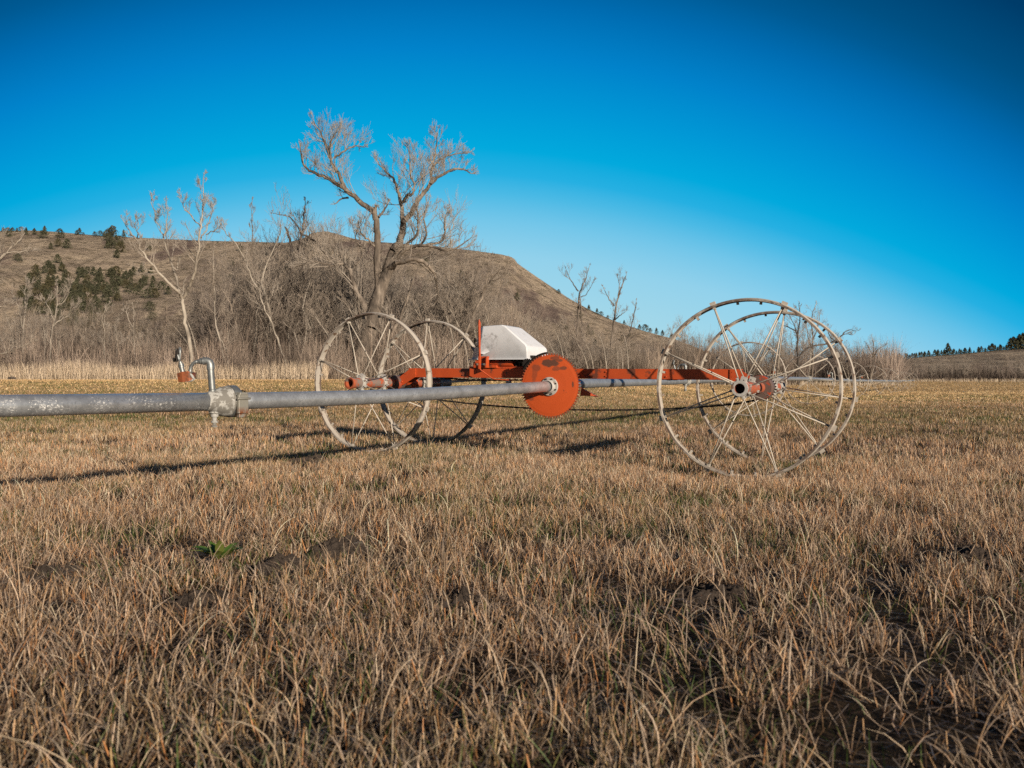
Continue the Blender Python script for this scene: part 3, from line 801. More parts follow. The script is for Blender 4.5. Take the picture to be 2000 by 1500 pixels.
mb = MB(); mb.lathe((-.89, .52, 1.05), (1, 0, 0), [(0, 0), (0, .034), (.02, .04), (.31, .04), (.33, .034), (.33, 0)], 24); mb.build('fuel_tank', M['orange'], mover, auto=R(40))
# hood
zb, zt = 1.092, 1.482
bm = bmesh.new()
pts = [(-.971, .43, zb), (-.345, .43, zb), (-.36, .445, 1.228), (-.375, .452, 1.258), (-.655, .47, zt - .008), (-.688, .475, zt), (-.935, .475, zt - .012),
       (-.31, .95, zb), (-.335, .93, 1.228), (-.385, .92, 1.27), (-.655, .92, zt - .014), (-.72, .92, zt), (-.95, .90, zt - .01),
       (-1.19, .666, zb), (-1.01, .545, zt - .03), (-1.19, .95, zb), (-1.01, .87, zt - .03)]
vv = [bm.verts.new(p) for p in pts]
for f in [(0, 1, 2, 3, 4, 5, 6), (1, 7, 8, 2), (2, 8, 9, 3), (3, 9, 10, 4), (4, 10, 11, 5), (5, 11, 12, 6), (0, 6, 14, 13), (6, 12, 16, 14), (13, 14, 16, 15), (15, 16, 12, 11, 10, 9, 8, 7)]:
    bm.faces.new([vv[i] for i in f])
bmesh.ops.recalc_face_normals(bm, faces=bm.faces)
me = bpy.data.meshes.new('hood'); bm.to_mesh(me); bm.free(); me.materials.append(M['hood'])
hood = bpy.data.objects.new('hood', me); COL.objects.link(hood); hood.parent = mover
me.polygons.foreach_set('use_smooth', [True] * len(me.polygons))
md = hood.modifiers.new('bevel', 'BEVEL'); md.width = .045; md.segments = 5; md.limit_method = 'ANGLE'; md.angle_limit = R(14); md.harden_normals = True
md = hood.modifiers.new('shell', 'SOLIDIFY'); md.thickness = .006
mb = MB(); mb.add([(-1.22, .65, zb - .004), (-.98, .415, zb - .004), (-.33, .415, zb - .004), (-.295, .96, zb - .004), (-1.22, .97, zb - .004)] + [(-1.22, .65, zb + .006), (-.98, .415, zb + .006), (-.33, .415, zb + .006), (-.295, .96, zb + .006), (-1.22, .97, zb + .006)],
                  [(0, 1, 2, 3, 4), (9, 8, 7, 6, 5)] + [(k, (k + 1) % 5, (k + 1) % 5 + 5, k + 5) for k in range(5)], False)
mb.build('hood_lip', M['hood'], hood)
# vent scoop / torn flap and strap of the hood
mb = MB(); mb.add([(-.925, .43, 1.33), (-.84, .405, 1.22), (-.815, .43, 1.18), (-.88, .405, 1.145), (-.93, .41, 1.16)], [(0, 1, 2, 3, 4)], False); mb.build('flap', M['hood'], hood)
mb = MB(); mb.tube([(-1.0, .455, 1.30), (-1.03, .47, 1.33), (-1.04, .48, 1.28), (-1.0, .46, 1.24)], .012, 8); mb.build('latch', M['steel'], hood)
# shift lever, linkage rod
mb = MB()
mb.tube([(-.915, .36, 1.535), (-.917, .36, 1.49), (-.905, .36, 1.1)], [.008, .013, .013], 8)
mb.box((-.909, .36, 1.28), (.020, .012, .46))
mb.box((-.907, .36, 1.05), (.022, .03, .14))
mb.box((-.83, .40, 1.06), (.012, .06, .13)); mb.box((-.87, .42, 1.085), (.10, .012, .08))
lev = mb.build('shift_lever', M['orange'], mover, bevel=.002)
mb = MB(); mb.tube([(-.91, .36, 1.02), (-.905, .37, .975), (-.78, .40, .885), (-.74, .41, .866), (-.52, .41, .858), (-.48, .42, .868)], .0075, 8); mb.box((-.925, .352, 1.06), (.05, .03, .03)); mb.build('linkage_rod', M['orange'], lev)
mb = MB(); mb.tube([(-.62, .41, .862), (-1.2, .52, .85), (-1.85, .56, .85)], .006, 6); mb.tube([(-.62, .43, .872), (-1.2, .54, .864), (-1.85, .58, .862)], .005, 6); mb.build('cable', M['steel'], mover)

# ------------------------------------------------------------------ irrigation pipes
def spl(pts, n):
    pts = [Vector(p) for p in pts]; out = []
    ext = [pts[0] * 2 - pts[1]] + pts + [pts[-1] * 2 - pts[-2]]
    for i in range(1, len(ext) - 2):
        p0, p1, p2, p3 = ext[i - 1:i + 3]
        for k in range(n):
            t = k / n
            out.append(.5 * ((2 * p1) + (p2 - p0) * t + (2 * p0 - 5 * p1 + 4 * p2 - p3) * t * t + (3 * p1 - p0 - 3 * p2 + p3) * t ** 3))
    out.append(pts[-1]); return out
DISC = Vector((.397, 8.483, .781))
def nearY(x):
    k = (4.147 * (x - 1000) / F + 2.667) / (3.064 - 4.336 * (x - 1000) / F); return 4.147 + 4.336 * k
pp = [P(x, y, nearY(x)) for (x, y) in ((0, 793), (225, 788.5), (445, 784), (725, 775.5), (900, 765.5), (1045, 756.5))]
uvec = Vector((.449, .893, 0))
mid = pp[2]
A = pp[0] - (pp[2] - pp[0]).normalized() * 4.0
left = [A, pp[0].lerp(A, .5), pp[0], pp[2]]
right = [pp[2], pp[3], pp[4], pp[5], DISC - uvec * .012]
ppn = empty('near_irrigation_pipe', mid)
tag(ppn, 'long grey galvanised pipe crossing the left foreground into the orange disc', 'pipe')
PR = .0575
mb = MB(); mb.tube([p - mid for p in (A, pp[0], pp[2])], PR * 1.02, 36); mb.build('pipe', M['galv'], ppn)
mb = MB(); mb.tube([p - mid for p in spl(right, 8)], PR * .985, 36); mb.build('pipe', M['galv'], ppn)
d = (pp[3] - pp[1]).normalized()
mb = MB(); mb.lathe(-d * .17, d, [(0, PR + .001), (.03, PR + .004), (.055, PR + .012), (.085, PR + .026), (.115, PR + .037), (.145, PR + .043), (.165, PR + .044), (.17, PR + .03)], 40)
cp = mb.build('coupler', M['lime'], ppn, auto=R(50))
mb = MB(); mb.lathe(Vector((0, 0, 0)), d, [(-.002, PR + .03), (-.002, PR + .046), (.006, PR + .049), (.045, PR + .049), (.052, PR + .044), (.06, PR + .02), (.075, PR + .012), (.085, PR)], 40)
mb.build('clamp_ring', M['galvd'], cp, auto=R(50))
sd = Vector((d.y, -d.x, 0)); up = Vector((0, 0, 1))
rot = Matrix((sd, d, up)).transposed()
mb = MB(); mb.box(d * .03 + sd * .115 + up * -.015, (.026, .075, .125), rot); mb.box(d * .03 + sd * .105 + up * .052, (.05, .06, .018), rot); mb.box(d * .03 + sd * .10 + up * -.08, (.03, .05, .05), rot)
mb.tube([d * -.02 + sd * .13 + up * .02, d * .08 + sd * .13 + up * .02], .009, 8)
nt = NT('clamp_metal'); s = nt.sep(); zr = nt.n('ShaderNodeMapRange'); zr.inputs[1].default_value = -.03; zr.inputs[2].default_value = -.07; nt.l(s[2], zr.inputs[0])
nt.set(Base_Color=nt.mix(nt.math('MULTIPLY', zr.outputs[0], mask(nt, nt.noise(30, 5), .35, .55)), (.36, .34, .29), (.28, .10, .04)), Metallic=.5, Roughness=.5)
mb.build('clamp_latch', nt.m, cp, bevel=.008)
mb = MB(); rg = []
for k in range(33):
    a = 2 * math.pi * k / 32; rg.append(d * (.10 + .012 * math.sin(a)) + sd * math.cos(a) * (PR + .012) + up * math.sin(a) * (PR + .012))
mb.tube(rg, .004, 6); mb.build('wire_loop', M['steel'], cp)
mb = MB(); b = -d * .10
mb.lathe(b + up * -(PR - .01), -up, [(0, .034), (.025, .034), (.03, .026), (.05, .024), (.052, .016), (.075, .014), (.078, .024), (.088, .024), (.09, .012), (.105, .012), (.108, .02), (.118, .02), (.119, 0)], 20)
mb.build('drain_valve', M['lime'], cp, auto=R(40))
b = -d * .115
mb = MB(); mb.lathe(b + up * (PR - .012), up, [(0, .05), (.012, .046), (.02, .03), (.022, .024)], 24); mb.build('riser_boss', M['lime'], cp, auto=R(50))

# sprinkler on its riser
def zp(zx, zy, y=0): return ((zx - 757) * .000557, y, (905 - zy) * .000557)
sp = empty('sprinkler', mid - d * .115)
tag(sp, 'self levelling sprinkler with orange counterweight hooked over grey riser on near pipe', 'sprinkler', 'sprinklers on risers along the pipe')
mb = MB(); mb.tube([zp(757, 800), zp(755, 765), zp(754, 760), zp(736, 520)], [.024, .024, .021, .021], 20); mb.tube([zp(737, 528), zp(735, 495)], .025, 20)
mb.build('riser', M['galvd'], sp, auto=R(40))
mb = MB(); mb.tube([zp(735, 505), zp(733, 470), zp(722, 442), zp(700, 428), zp(668, 428), zp(652, 430)], [.026, .024, .0235, .0235, .024, .026], 20); mb.tube([zp(655, 430), zp(600, 436), zp(590, 437)], [.019, .016, .015], 14); mb.tube([zp(628, 430), zp(618, 431)], .021, 14)
mb.build('elbow', M['galvd'], sp, auto=R(40))
mb = MB(); mb.tube([zp(600, 436), zp(560, 440), zp(530, 460), zp(508, 495), zp(495, 545), zp(505, 575)], [.012, .012, .011, .011, .012, .014], 12); mb.build('swing_arm', M['galvd'], sp)
mb = MB()
v0 = [zp(360, 580, -.03), zp(438, 640, -.045), zp(552, 632, -.02), zp(540, 595, .03), zp(500, 545, .035), zp(425, 545, .03)]
v1 = [zp(378, 675, -.026), zp(440, 672, -.042), zp(515, 668, -.02), zp(540, 640, .028), zp(500, 640, .034), zp(395, 660, .03)]
vt = [zp(362, 578, -.034), zp(430, 552, -.045), zp(508, 545, -.042), zp(556, 600, -.02), zp(540, 560, .035), zp(400, 550, .035)]
vb = [zp(382, 676, -.032), zp(440, 678, -.042), zp(515, 668, -.038), zp(553, 640, -.018), zp(535, 640, .03), zp(400, 660, .03)]
mb.add(vt + vb, [tuple(range(6)), tuple(range(6, 12))[::-1]] + [(k, (k + 1) % 6, (k + 1) % 6 + 6, k + 6) for k in range(6)], False)
wt = mb.build('counterweight', M['copper'], sp, bevel=.003)
mb = MB(); mb.tube([zp(500, 560, -.03), zp(540, 605, -.028), zp(556, 640, -.018), zp(530, 662, -.03), zp(470, 668, -.038)], [.008, .009, .009, .006, .003], 8); mb.build('lime_crust', M['lime'], wt)
mb = MB(); mb.tube([zp(415, 570), zp(405, 535), zp(395, 500)], .0145, 16); mb.tube([zp(398, 505), zp(393, 485)], .0185, 16); mb.tube([zp(393, 482), zp(388, 462)], .0165, 16); mb.tube([zp(388, 462), zp(380, 440)], .012, 14)
nz = mb.build('nozzle_tube', M['galvd'], sp, auto=R(40))
mb = MB(); mb.tube([zp(380, 445), zp(362, 400), zp(352, 355), zp(333, 290)], [.007, .006, .006, .004], 8); mb.tube([zp(382, 445), zp(374, 400), zp(380, 340), zp(378, 268)], [.007, .006, .008, .009], 8)
mb.build('fork', M['galvd'], sp)
mb = MB(); mb.box(zp(338, 370, .004), (.022, .02, .075), Matrix.Rotation(.15, 3, 'Y')); mb.box(zp(318, 415, .002), (.026, .016, .028)); mb.box(zp(352, 330, .004), (.014, .014, .05))
mb.build('impact_lever', M['steel'], sp, bevel=.004)

# far pipe line with its wheels
FW = [(5.13, 17.3, .885), (9.66, 25.9, .905), (14.3, 33.9, .86), (19.15, 42.5, .845), (23.9, 51.0, .835), (28.7, 59.8, .83), (33.5, 68.6, .835), (38.2, 77.3, .85), (43.0, 86.0, .87)]
far = empty('far_irrigation_pipe', (5.13, 17.3, 0)); tag(far, 'silver pipe line with its row of wheels running off into the distance', 'pipe')
o0 = Vector((5.13, 17.3, 0))
path = [DISC + uvec * .02] + [P(1140, 749.2, 9.3), P(1284, 745.6, 11.9)] + [Vector(p) for p in FW] + [Vector((48, 95, .9))]
mb = MB(); mb.tube([p - o0 for p in spl(path, 6)], .0535, 20); mb.build('pipe', M['galv2'], far)
dirf = (Vector(FW[1]) - Vector(FW[0])); azf = -math.atan2(dirf.x, dirf.y)
fw0 = make_wheel(far, (0, 0, FW[0][2]), 10, 21, .055, True); fw0.rotation_euler = (0, 0, azf)
for i, p in enumerate(FW[1:]):
    c = copy_tree(fw0, far); c.location = Vector(p) - o0
    c.rotation_euler = (0, R([14, -9, 22, 31, 3, 17, 40, 8][i]), azf)
# couplers half way along every span
spans = [DISC] + [Vector(p) for p in FW]
dd = (Vector(FW[0]) - DISC).normalized()
def far_coupler(pos, ax):
    mb = MB(); mb.lathe((0, -.1, 0), (0, 1, 0), [(0, .055), (.05, .062), (.09, .085), (.12, .085), (.13, .06), (.16, .055)], 20)
    mb.lathe((0, -.05, -.05), (0, 0, -1), [(0, .03), (.03, .03), (.035, .018), (.09, .016), (.1, .03), (.12, .02), (.12, 0)], 12)
    o = mb.build('coupler', M['lime'], far, auto=R(50)); o.location = pos - o0; o.rotation_euler = (0, 0, -math.atan2(ax.x, ax.y)); return o
def on_path(t_x):
    best = None
    for q in spl(path, 40):
        e = abs(1000 + F * q.x / q.y - t_x)
        if best is None or e < best[0]: best = (e, q)
    return best[1]
cpl = None
SLAB = ['small sprinkler just above the orange beam seen through the front right wheels', 'small sprinkler on the far pipe behind the right wheel hubs', 'small sprinkler on the far pipe within the second distant wheel', 'tiny sprinkler farthest along the silver pipe']
for i, xx in enumerate((1342, 1513, 1626, 1679)):
    q = on_path(xx)
    if cpl is None: cpl = far_coupler(q, dd)
    else:
        c = cpl.copy(); COL.objects.link(c); c.parent = far; c.location = q - o0; c.rotation_euler = (0, 0, azf)
    s2 = copy_tree(sp); s2.location = q; s2.rotation_euler = (0, 0, R([-30, 60, 15, 100][i])); s2['label'] = SLAB[i]

# ------------------------------------------------------------------ hills
def ridge_sheet(name, prof, Yr, Yf, seed, nb=420, nd=110, rough=11, mat=None, backY=900, foot=1.0, shape=1.5):
    """terrain in front of and behind a skyline; prof: photo bearings and rows of the skyline at distance Yr"""
    xs = np.array([p[0] for p in prof], float); ys = np.array([p[1] for p in prof], float)
    bx = np.linspace(xs[0], xs[-1], nb); by = np.interp(bx, xs, ys)
    tb = (bx - 1000) / F
    yr = np.interp(bx, [xs[0], xs[-1]], Yr) if hasattr(Yr, '__len__') else np.full(nb, Yr)
    zr = np.maximum(H + (YH - by) / F * yr, .2)
    u = np.concatenate([np.linspace(0, 1, nd) ** .85, 1 + np.linspace(.03, 1, 18) ** 1.5])
    V = np.empty((len(u), nb, 3))
    for i, uu in enumerate(u):
        if uu <= 1:
            Yd = Yf + (yr - Yf) * uu
            zz = foot + (zr - foot) * (.25 * uu + .75 * uu ** shape)
        else:
            Yd = yr + (backY - yr) * (uu - 1)
            zz = zr * (1 - .25 * (uu - 1)) - .6 * (uu - 1)
        x = tb * Yd
        amp = rough * np.minimum(1, zr / 25)
        nz = (fbm(x, Yd, 90, seed, 5) - .5) * 2 * amp
        gul = (np.abs(fbm(x, Yd * .3, 34, seed + 3, 3) - .5)) * 2 * amp * .8
        wgt = math.sin(math.pi * min(uu, 1)) ** .7 if uu < 1 else 0
        z = zz + (nz - gul) * wgt
        if uu <= 1: z = np.minimum(z, H + (zr - H) * (Yd / yr) - .15 * (1 - uu))  # stay under the skyline
        if uu > 1: z = np.minimum(z, zr)
        V[i, :, 0] = x; V[i, :, 1] = Yd; V[i, :, 2] = z
    n = nb; I = np.arange(len(u) * n).reshape(len(u), n)
    Q = np.stack([I[:-1, :-1].ravel(), I[:-1, 1:].ravel(), I[1:, 1:].ravel(), I[1:, :-1].ravel()], 1)
    o = np_mesh(name, V.reshape(-1, 3), Q, mat)
    tag(o, kind='structure')
    def height(px, uu):
        """surface point at a bearing and a depth share"""
        j = np.interp(px, bx, np.arange(nb)); i = np.interp(uu, u, np.arange(len(u)))
        j0, i0 = int(min(j, nb - 2)), int(min(i, len(u) - 2)); fj, fi = j - j0, i - i0
        a = V[i0, j0] * (1 - fj) + V[i0, j0 + 1] * fj; b = V[i0 + 1, j0] * (1 - fj) + V[i0 + 1, j0 + 1] * fj
        return a * (1 - fi) + b * fi
    return o, height
nt = NT('dry_hillside'); s = nt.sep()
c = nt.ramp(nt.noise(.03, 9, .68), [(.38, (.30, .235, .18)), (.5, (.46, .36, .265)), (.61, (.60, .475, .345))])
c = nt.mix(nt.math('MULTIPLY', mask(nt, nt.noise(.22, 9, .85), .505, .575), .85), c, (.115, .095, .06))
mp = nt.n('ShaderNodeMapping'); mp.inputs['Scale'].default_value = (1, .25, .25); mp.inputs['Rotation'].default_value = (0, 0, .5); nt.l(nt.tc.outputs['Object'], mp.inputs[0])
c = nt.mix(nt.math('MULTIPLY', mask(nt, nt.noise(.03, 5, .6, mp.outputs[0]), .57, .63), .7), c, (.15, .105, .10))
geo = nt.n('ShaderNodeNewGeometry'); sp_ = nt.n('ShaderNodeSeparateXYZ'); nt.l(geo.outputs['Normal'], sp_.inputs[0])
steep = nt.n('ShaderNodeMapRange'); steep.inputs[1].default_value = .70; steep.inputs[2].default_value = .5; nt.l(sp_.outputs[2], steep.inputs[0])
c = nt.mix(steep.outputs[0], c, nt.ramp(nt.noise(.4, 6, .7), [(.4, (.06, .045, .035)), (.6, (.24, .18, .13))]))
nt.set(Base_Color=c, Roughness=1); nt.b.inputs['Specular IOR Level'].default_value = 0
nt.bump(nt.noise(.12, 9, .75), 1.0, 4.0)
HILLP = [(-900, 470), (-500, 455), (-200, 447), (0, 451), (60, 450), (100, 452), (180, 459), (250, 463), (330, 467), (400, 470), (480, 472), (560, 474), (590, 466), (610, 455), (635, 451), (660, 457), (690, 466), (720, 471), (800, 477), (880, 484), (930, 490), (980, 497), (1003, 503), (1010, 514), (1020, 521), (1040, 535), (1080, 562), (1110, 582), (1150, 604), (1200, 627), (1260, 647), (1320, 663), (1400, 694), (1500, 720), (1600, 738), (1700, 744)]
hill, hz = ridge_sheet('hill', HILLP, [620, 430], 150, 3, mat=nt.m, backY=1100)
HILL2 = [(1500, 742), (1650, 730), (1720, 712), (1745, 704), (1780, 699), (1850, 693), (1900, 689), (1950, 684), (2000, 681), (2100, 675), (2300, 660), (2700, 640)]
hill2, hz2 = ridge_sheet('low_hill', HILL2, 620, 330, 9, nb=200, nd=50, rough=2.5, mat=nt.m, backY=1000)

# ------------------------------------------------------------------ junipers and pines on the slopes: clumps of small leaf faces
def conifer_mesh(name, h, wd, n, seed, round_=.5, colr=((.050, .052, .032), (.118, .115, .066))):
    r = np.random.default_rng(seed)
    t = r.random(n) ** .8                                     # height share
    prof = np.where(t < .12, t / .12 * .9, (1 - t) ** round_ * 1.05)
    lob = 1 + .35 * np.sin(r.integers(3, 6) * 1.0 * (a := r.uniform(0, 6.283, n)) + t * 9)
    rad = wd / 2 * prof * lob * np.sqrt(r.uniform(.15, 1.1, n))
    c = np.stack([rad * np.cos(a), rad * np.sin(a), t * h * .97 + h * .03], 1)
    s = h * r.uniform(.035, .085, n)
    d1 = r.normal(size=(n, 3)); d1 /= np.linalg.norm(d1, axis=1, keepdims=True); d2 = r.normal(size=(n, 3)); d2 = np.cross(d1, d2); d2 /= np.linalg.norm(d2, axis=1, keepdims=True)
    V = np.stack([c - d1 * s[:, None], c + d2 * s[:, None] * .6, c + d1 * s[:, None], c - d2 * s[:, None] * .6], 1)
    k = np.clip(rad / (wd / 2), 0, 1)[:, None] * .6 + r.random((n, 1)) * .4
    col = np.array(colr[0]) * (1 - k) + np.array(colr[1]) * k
    return np_mesh(name, V.reshape(-1, 3), np.arange(n * 4).reshape(-1, 4), M['leaf'], np.repeat(col[:, None, :], 4, 1).reshape(-1, 3))
jr = random.Random(5)
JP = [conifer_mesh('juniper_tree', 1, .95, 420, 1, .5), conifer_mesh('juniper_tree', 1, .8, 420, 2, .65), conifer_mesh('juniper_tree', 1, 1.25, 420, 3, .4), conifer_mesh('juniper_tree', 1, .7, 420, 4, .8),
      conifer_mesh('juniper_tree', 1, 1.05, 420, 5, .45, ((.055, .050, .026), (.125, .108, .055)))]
jn = [0]; used = set()
def juniper(pt, h, label, group, cat='juniper', kinds=(0, 1, 2, 3, 4), name=None):
    h = h * 2.3 * pt[1] / F if cat == 'juniper' else h
    k = jr.choice(kinds)
    if k in used: o = JP[k].copy(); COL.objects.link(o)
    else: o = JP[k]; used.add(k)
    if name: o.name = name
    o.location = pt; o.scale = (h * jr.uniform(.9, 1.15), h * jr.uniform(.9, 1.15), h); o.rotation_euler = (0, 0, jr.uniform(0, 6.28))
    tag(o, label, cat, group); return o
def slope_pt(px, py):
    """where the slope is seen at this bearing and row"""
    prev = None
    for uu in np.linspace(.1, 1.0, 90):
        p = hz(px, uu); row = YH - (p[2] - H) / p[1] * F
        if row <= py: return p
    return hz(px, 1.0)
cr = lambda L, ox, oy, k: [(ox + a / k, oy + b / k) for (a, b) in L]
spots = cr([(395, 180), (548, 172), (465, 275), (532, 248), (1132, 150), (1370, 285), (1220, 515), (1190, 553), (1298, 490), (1380, 515), (168, 400), (1070, 355), (615, 268), (408, 135), (315, 140), (240, 140), (75, 155)], 0, 430, 4.687)
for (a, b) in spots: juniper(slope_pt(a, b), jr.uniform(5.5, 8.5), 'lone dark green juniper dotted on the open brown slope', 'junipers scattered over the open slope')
for (a, b) in cr([(980, 262), (1012, 240), (1038, 272), (1085, 240), (1103, 298), (990, 195), (1015, 170), (1030, 160)], 0, 430, 4.687):
    juniper(slope_pt(a, b), jr.uniform(6, 9.5), 'dark juniper in the loose cluster under the crest above the purple scree', 'junipers clustered under the crest')
for (a, b, h) in cr([(0, 0)], 0, 0, 1) and [(x_, y_, h_) for (x_, y_, h_) in [(25, 452, 8), (22, 454, 7), (6, 455, 8), (41, 450, 9), (33, 452, 7), (155, 457, 12), (150, 459, 8), (163, 460, 5), (185, 462, 8), (196, 462, 10), (211, 463, 13), (204, 464, 8), (242, 465, 7), (300, 468, 4), (365, 471, 4), (424, 473, 4), (520, 475, 4)]]:
    juniper(hz(a, .985), h * .5, 'dark juniper standing on the skyline of the long hill at left', 'junipers along the hill skyline')
poly = [(150, 620), (235, 580), (262, 520), (290, 470), (350, 385), (420, 350), (540, 320), (620, 400), (760, 430), (900, 425), (1060, 440), (1170, 480), (1100, 560), (1090, 700), (1000, 780), (880, 800), (850, 900), (760, 960), (600, 950), (400, 850), (250, 800)]
poly = cr(poly, 0, 430, 4.687)
def inside(x, y, pl):
    c = False
    for i in range(len(pl)):
        (x1, y1), (x2, y2) = pl[i - 1], pl[i]
        if (y1 > y) != (y2 > y) and x < (x2 - x1) * (y - y1) / (y2 - y1) + x1: c = not c
    return c
k = 0
while k < 160:
    a, b = jr.uniform(30, 250), jr.uniform(495, 640)
    if inside(a, b, poly):
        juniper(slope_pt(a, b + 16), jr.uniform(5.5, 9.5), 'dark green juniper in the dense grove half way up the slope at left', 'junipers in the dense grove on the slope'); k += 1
for (a, b) in cr([(1150, 640), (1190, 680), (1240, 660), (1290, 640), (1330, 600), (1390, 660), (1420, 720), (1270, 690), (1350, 720), (1200, 610), (1480, 650), (1540, 690), (1330, 560), (1400, 590), (1370, 850), (1390, 930)], 0, 430, 4.687):
    juniper(slope_pt(a, b), jr.uniform(6.5, 9.5), 'dark juniper in the short row right of the dense grove behind the white forked tree', 'junipers in the row behind the forked tree')
for (a, b, h) in [(1091, 571, 4), (1150, 605, 5), (1166, 612, 5), (1174, 615, 4), (1187, 620, 3), (1219, 634, 4), (1249, 643, 4.5), (1260, 646, 6), (1270, 648, 4), (1282, 652, 5.5), (1294, 655, 5), (1337, 668, 4), (1312, 661, 4)]:
    juniper(hz(a, .985), h, 'small dark juniper on the descending skyline right of the white hood', 'junipers along the descending ridge')
for (a, b) in [(470, 492), (455, 520), (520, 500), (600, 488), (640, 500), (450, 545), (500, 560), (560, 530), (620, 540), (760, 520), (830, 515), (900, 540), (925, 575), (940, 585), (960, 560), (880, 600), (985, 600), (1010, 590), (1030, 640)]:
    juniper(slope_pt(a, b), jr.uniform(4, 7.5), 'low dark juniper on the hillside seen between the bare branches of the middle wood', 'junipers seen through the middle wood')
for _ in range(22):
    a = jr.uniform(1100, 1400); b = np.interp(a, [1100, 1400], [600, 700]) + jr.uniform(8, 60)
    juniper(slope_pt(a, b), jr.uniform(3, 5.5), 'low dark juniper scrub on the lower slope below the descending ridge', 'junipers on the lower right slope')
for i in range(64):
    a = 1735 + (i + jr.random()) * 4.4
    big = {26: 12, 27: 8, 45: 8, 46: 8, 54: 12, 55: 13, 56: 11, 57: 10, 58: 15, 59: 16, 60: 15}.get(i, jr.uniform(4, 7)) * .8
    if 20 > i > 17 or 36 < i < 40: big *= .6
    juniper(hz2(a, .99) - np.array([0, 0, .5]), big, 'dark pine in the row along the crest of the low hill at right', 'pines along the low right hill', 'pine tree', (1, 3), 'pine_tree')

# ------------------------------------------------------------------ bare trees
class Tree:
    def __init__(self, seed): self.r = np.random.default_rng(seed); self.t = []; self.c = []
    def unit(self, v): return v / (np.linalg.norm(v) + 1e-9)
    def grow(self, p, d, L, r, lvl, up=.12, wig=.16, kids=(4, 7), ang=(20, 48), thr=.05, fall=.74):
        rr = self.r; n = 6
        pts = [p]; d = self.unit(d)
        for i in range(n - 1):
            d = self.unit(d + rr.normal(0, wig, 3) + np.array([0, 0, up]))
            pts.append(pts[-1] + d * L / (n - 1))
        pts = np.array(pts); rad = np.linspace(r, max(r * .42, .0065), n)
        (self.t if r > thr else self.c).append((pts, rad))
        if lvl <= 0: return
        for j in range(int(rr.integers(*kids))):
            f = rr.uniform(.25, 1.0); i = min(int(f * (n - 1)), n - 2); q = pts[i] + (pts[i + 1] - pts[i]) * (f * (n - 1) - i)
            td = self.unit(pts[i + 1] - pts[i]); a = R(rr.uniform(*ang)); s = self.unit(np.cross(td, rr.normal(size=3)))
            nd = td * math.cos(a) + s * math.sin(a)
            self.grow(q, nd, L * rr.uniform(.40, fall + .12) * (1.1 - .35 * f), max(.0075, np.interp(f, [0, 1], [r, r * .42]) * rr.uniform(.45, .7)), lvl - 1, up * 1.1, wig, kids, ang, thr, fall)
    def limb(self, px, Y, r0, r1, lvl=2, every=.55, LL=(1.0, 2.6), up=.10, start=.2, depth=.0, kids=(4, 8), ang=(25, 70), wig=.15):
        rr = self.r; ph = rr.uniform(-1, 1, 3) * depth
        m = len(px); pts = []
        for i, (x, y) in enumerate(px):
            f = i / (m - 1); pts.append(P(x, y, Y + ph[0] * f + ph[1] * math.sin(f * 3) * .6))
        pts = spl(pts, 4); pts = np.array([tuple(p) for p in pts])
        k = len(pts); pts[1:-1] += rr.normal(0, .012 * min(3, r0 * 10), (k - 2, 3))
        ppm = F / Y / .58
        rad = np.linspace(r0 / ppm, r1 / ppm, k)
        # the tubes are built in runs of six points
        for a in range(0, k - 1, 5):
            seg = pts[a:a + 6]; rs = rad[a:a + 6]
            if len(seg) < 6:
                tt = np.linspace(0, len(seg) - 1, 6); seg = np.stack([np.interp(tt, np.arange(len(seg)), seg[:, q]) for q in range(3)], 1); rs = np.interp(tt, np.arange(len(rs)), rs)
            self.t.append((seg, rs))
        if lvl < 0: return
        D = np.concatenate([[0], np.cumsum(np.linalg.norm(np.diff(pts, axis=0), axis=1))])
        nb = int(D[-1] * (1 - start) / every) + 1
        for j in range(nb):
            s_ = D[-1] * (start + (1 - start) * (j + rr.random()) / nb); q = np.array([np.interp(s_, D, pts[:, c]) for c in range(3)]); r_ = np.interp(s_, D, rad)
            i = min(int(np.searchsorted(D, s_)), k - 1); td = self.unit(pts[i] - pts[max(i - 1, 0)])
            a = R(rr.uniform(*ang)); sd = self.unit(np.cross(td, rr.normal(size=3))); nd = td * math.cos(a) + sd * math.sin(a) + np.array([0, 0, .25])
            self.grow(q, nd, rr.uniform(*LL) * (1.25 - .95 * s_ / D[-1]), max(.009, min(r_ * .45, .035)), lvl, up, wig * .75, kids, (18, 46))
        self.grow(pts[-1], pts[-1] - pts[-2], LL[1] * .18, max(r1 / ppm, .012), lvl, up, wig * .75, kids, (15, 40))
    @staticmethod
    def mesh(name, polys, sides, mat, parent, base):
        Pp = np.array([p for p, r in polys]); Rr = np.array([r for p, r in polys])
        n, k, _ = Pp.shape
        T = np.gradient(Pp, axis=1); T /= np.linalg.norm(T, axis=2, keepdims=True) + 1e-9
        ref = np.where(np.abs(T[:, :1, 2:3]) < .8, np.array([0, 0, 1.]), np.array([1., 0, 0]))
        e1 = np.cross(T, ref); e1 /= np.linalg.norm(e1, axis=2, keepdims=True) + 1e-9; e2 = np.cross(T, e1)
        a = np.arange(sides) * 2 * np.pi / sides
        V = Pp[:, :, None, :] + (e1[:, :, None, :] * np.cos(a)[None, None, :, None] + e2[:, :, None, :] * np.sin(a)[None, None, :, None]) * Rr[:, :, None, None]
        b = np.arange(n)[:, None, None] * k * sides; i = np.arange(k - 1)[None, :, None] * sides; j = np.arange(sides)[None, None, :]; j2 = (j + 1) % sides
        Q = np.stack([b + i + j, b + i + j2, b + i + sides + j2, b + i + sides + j], -1).reshape(-1, 4)
        return np_mesh(name, V.reshape(-1, 3) - np.array(base), Q, mat, parent=parent)
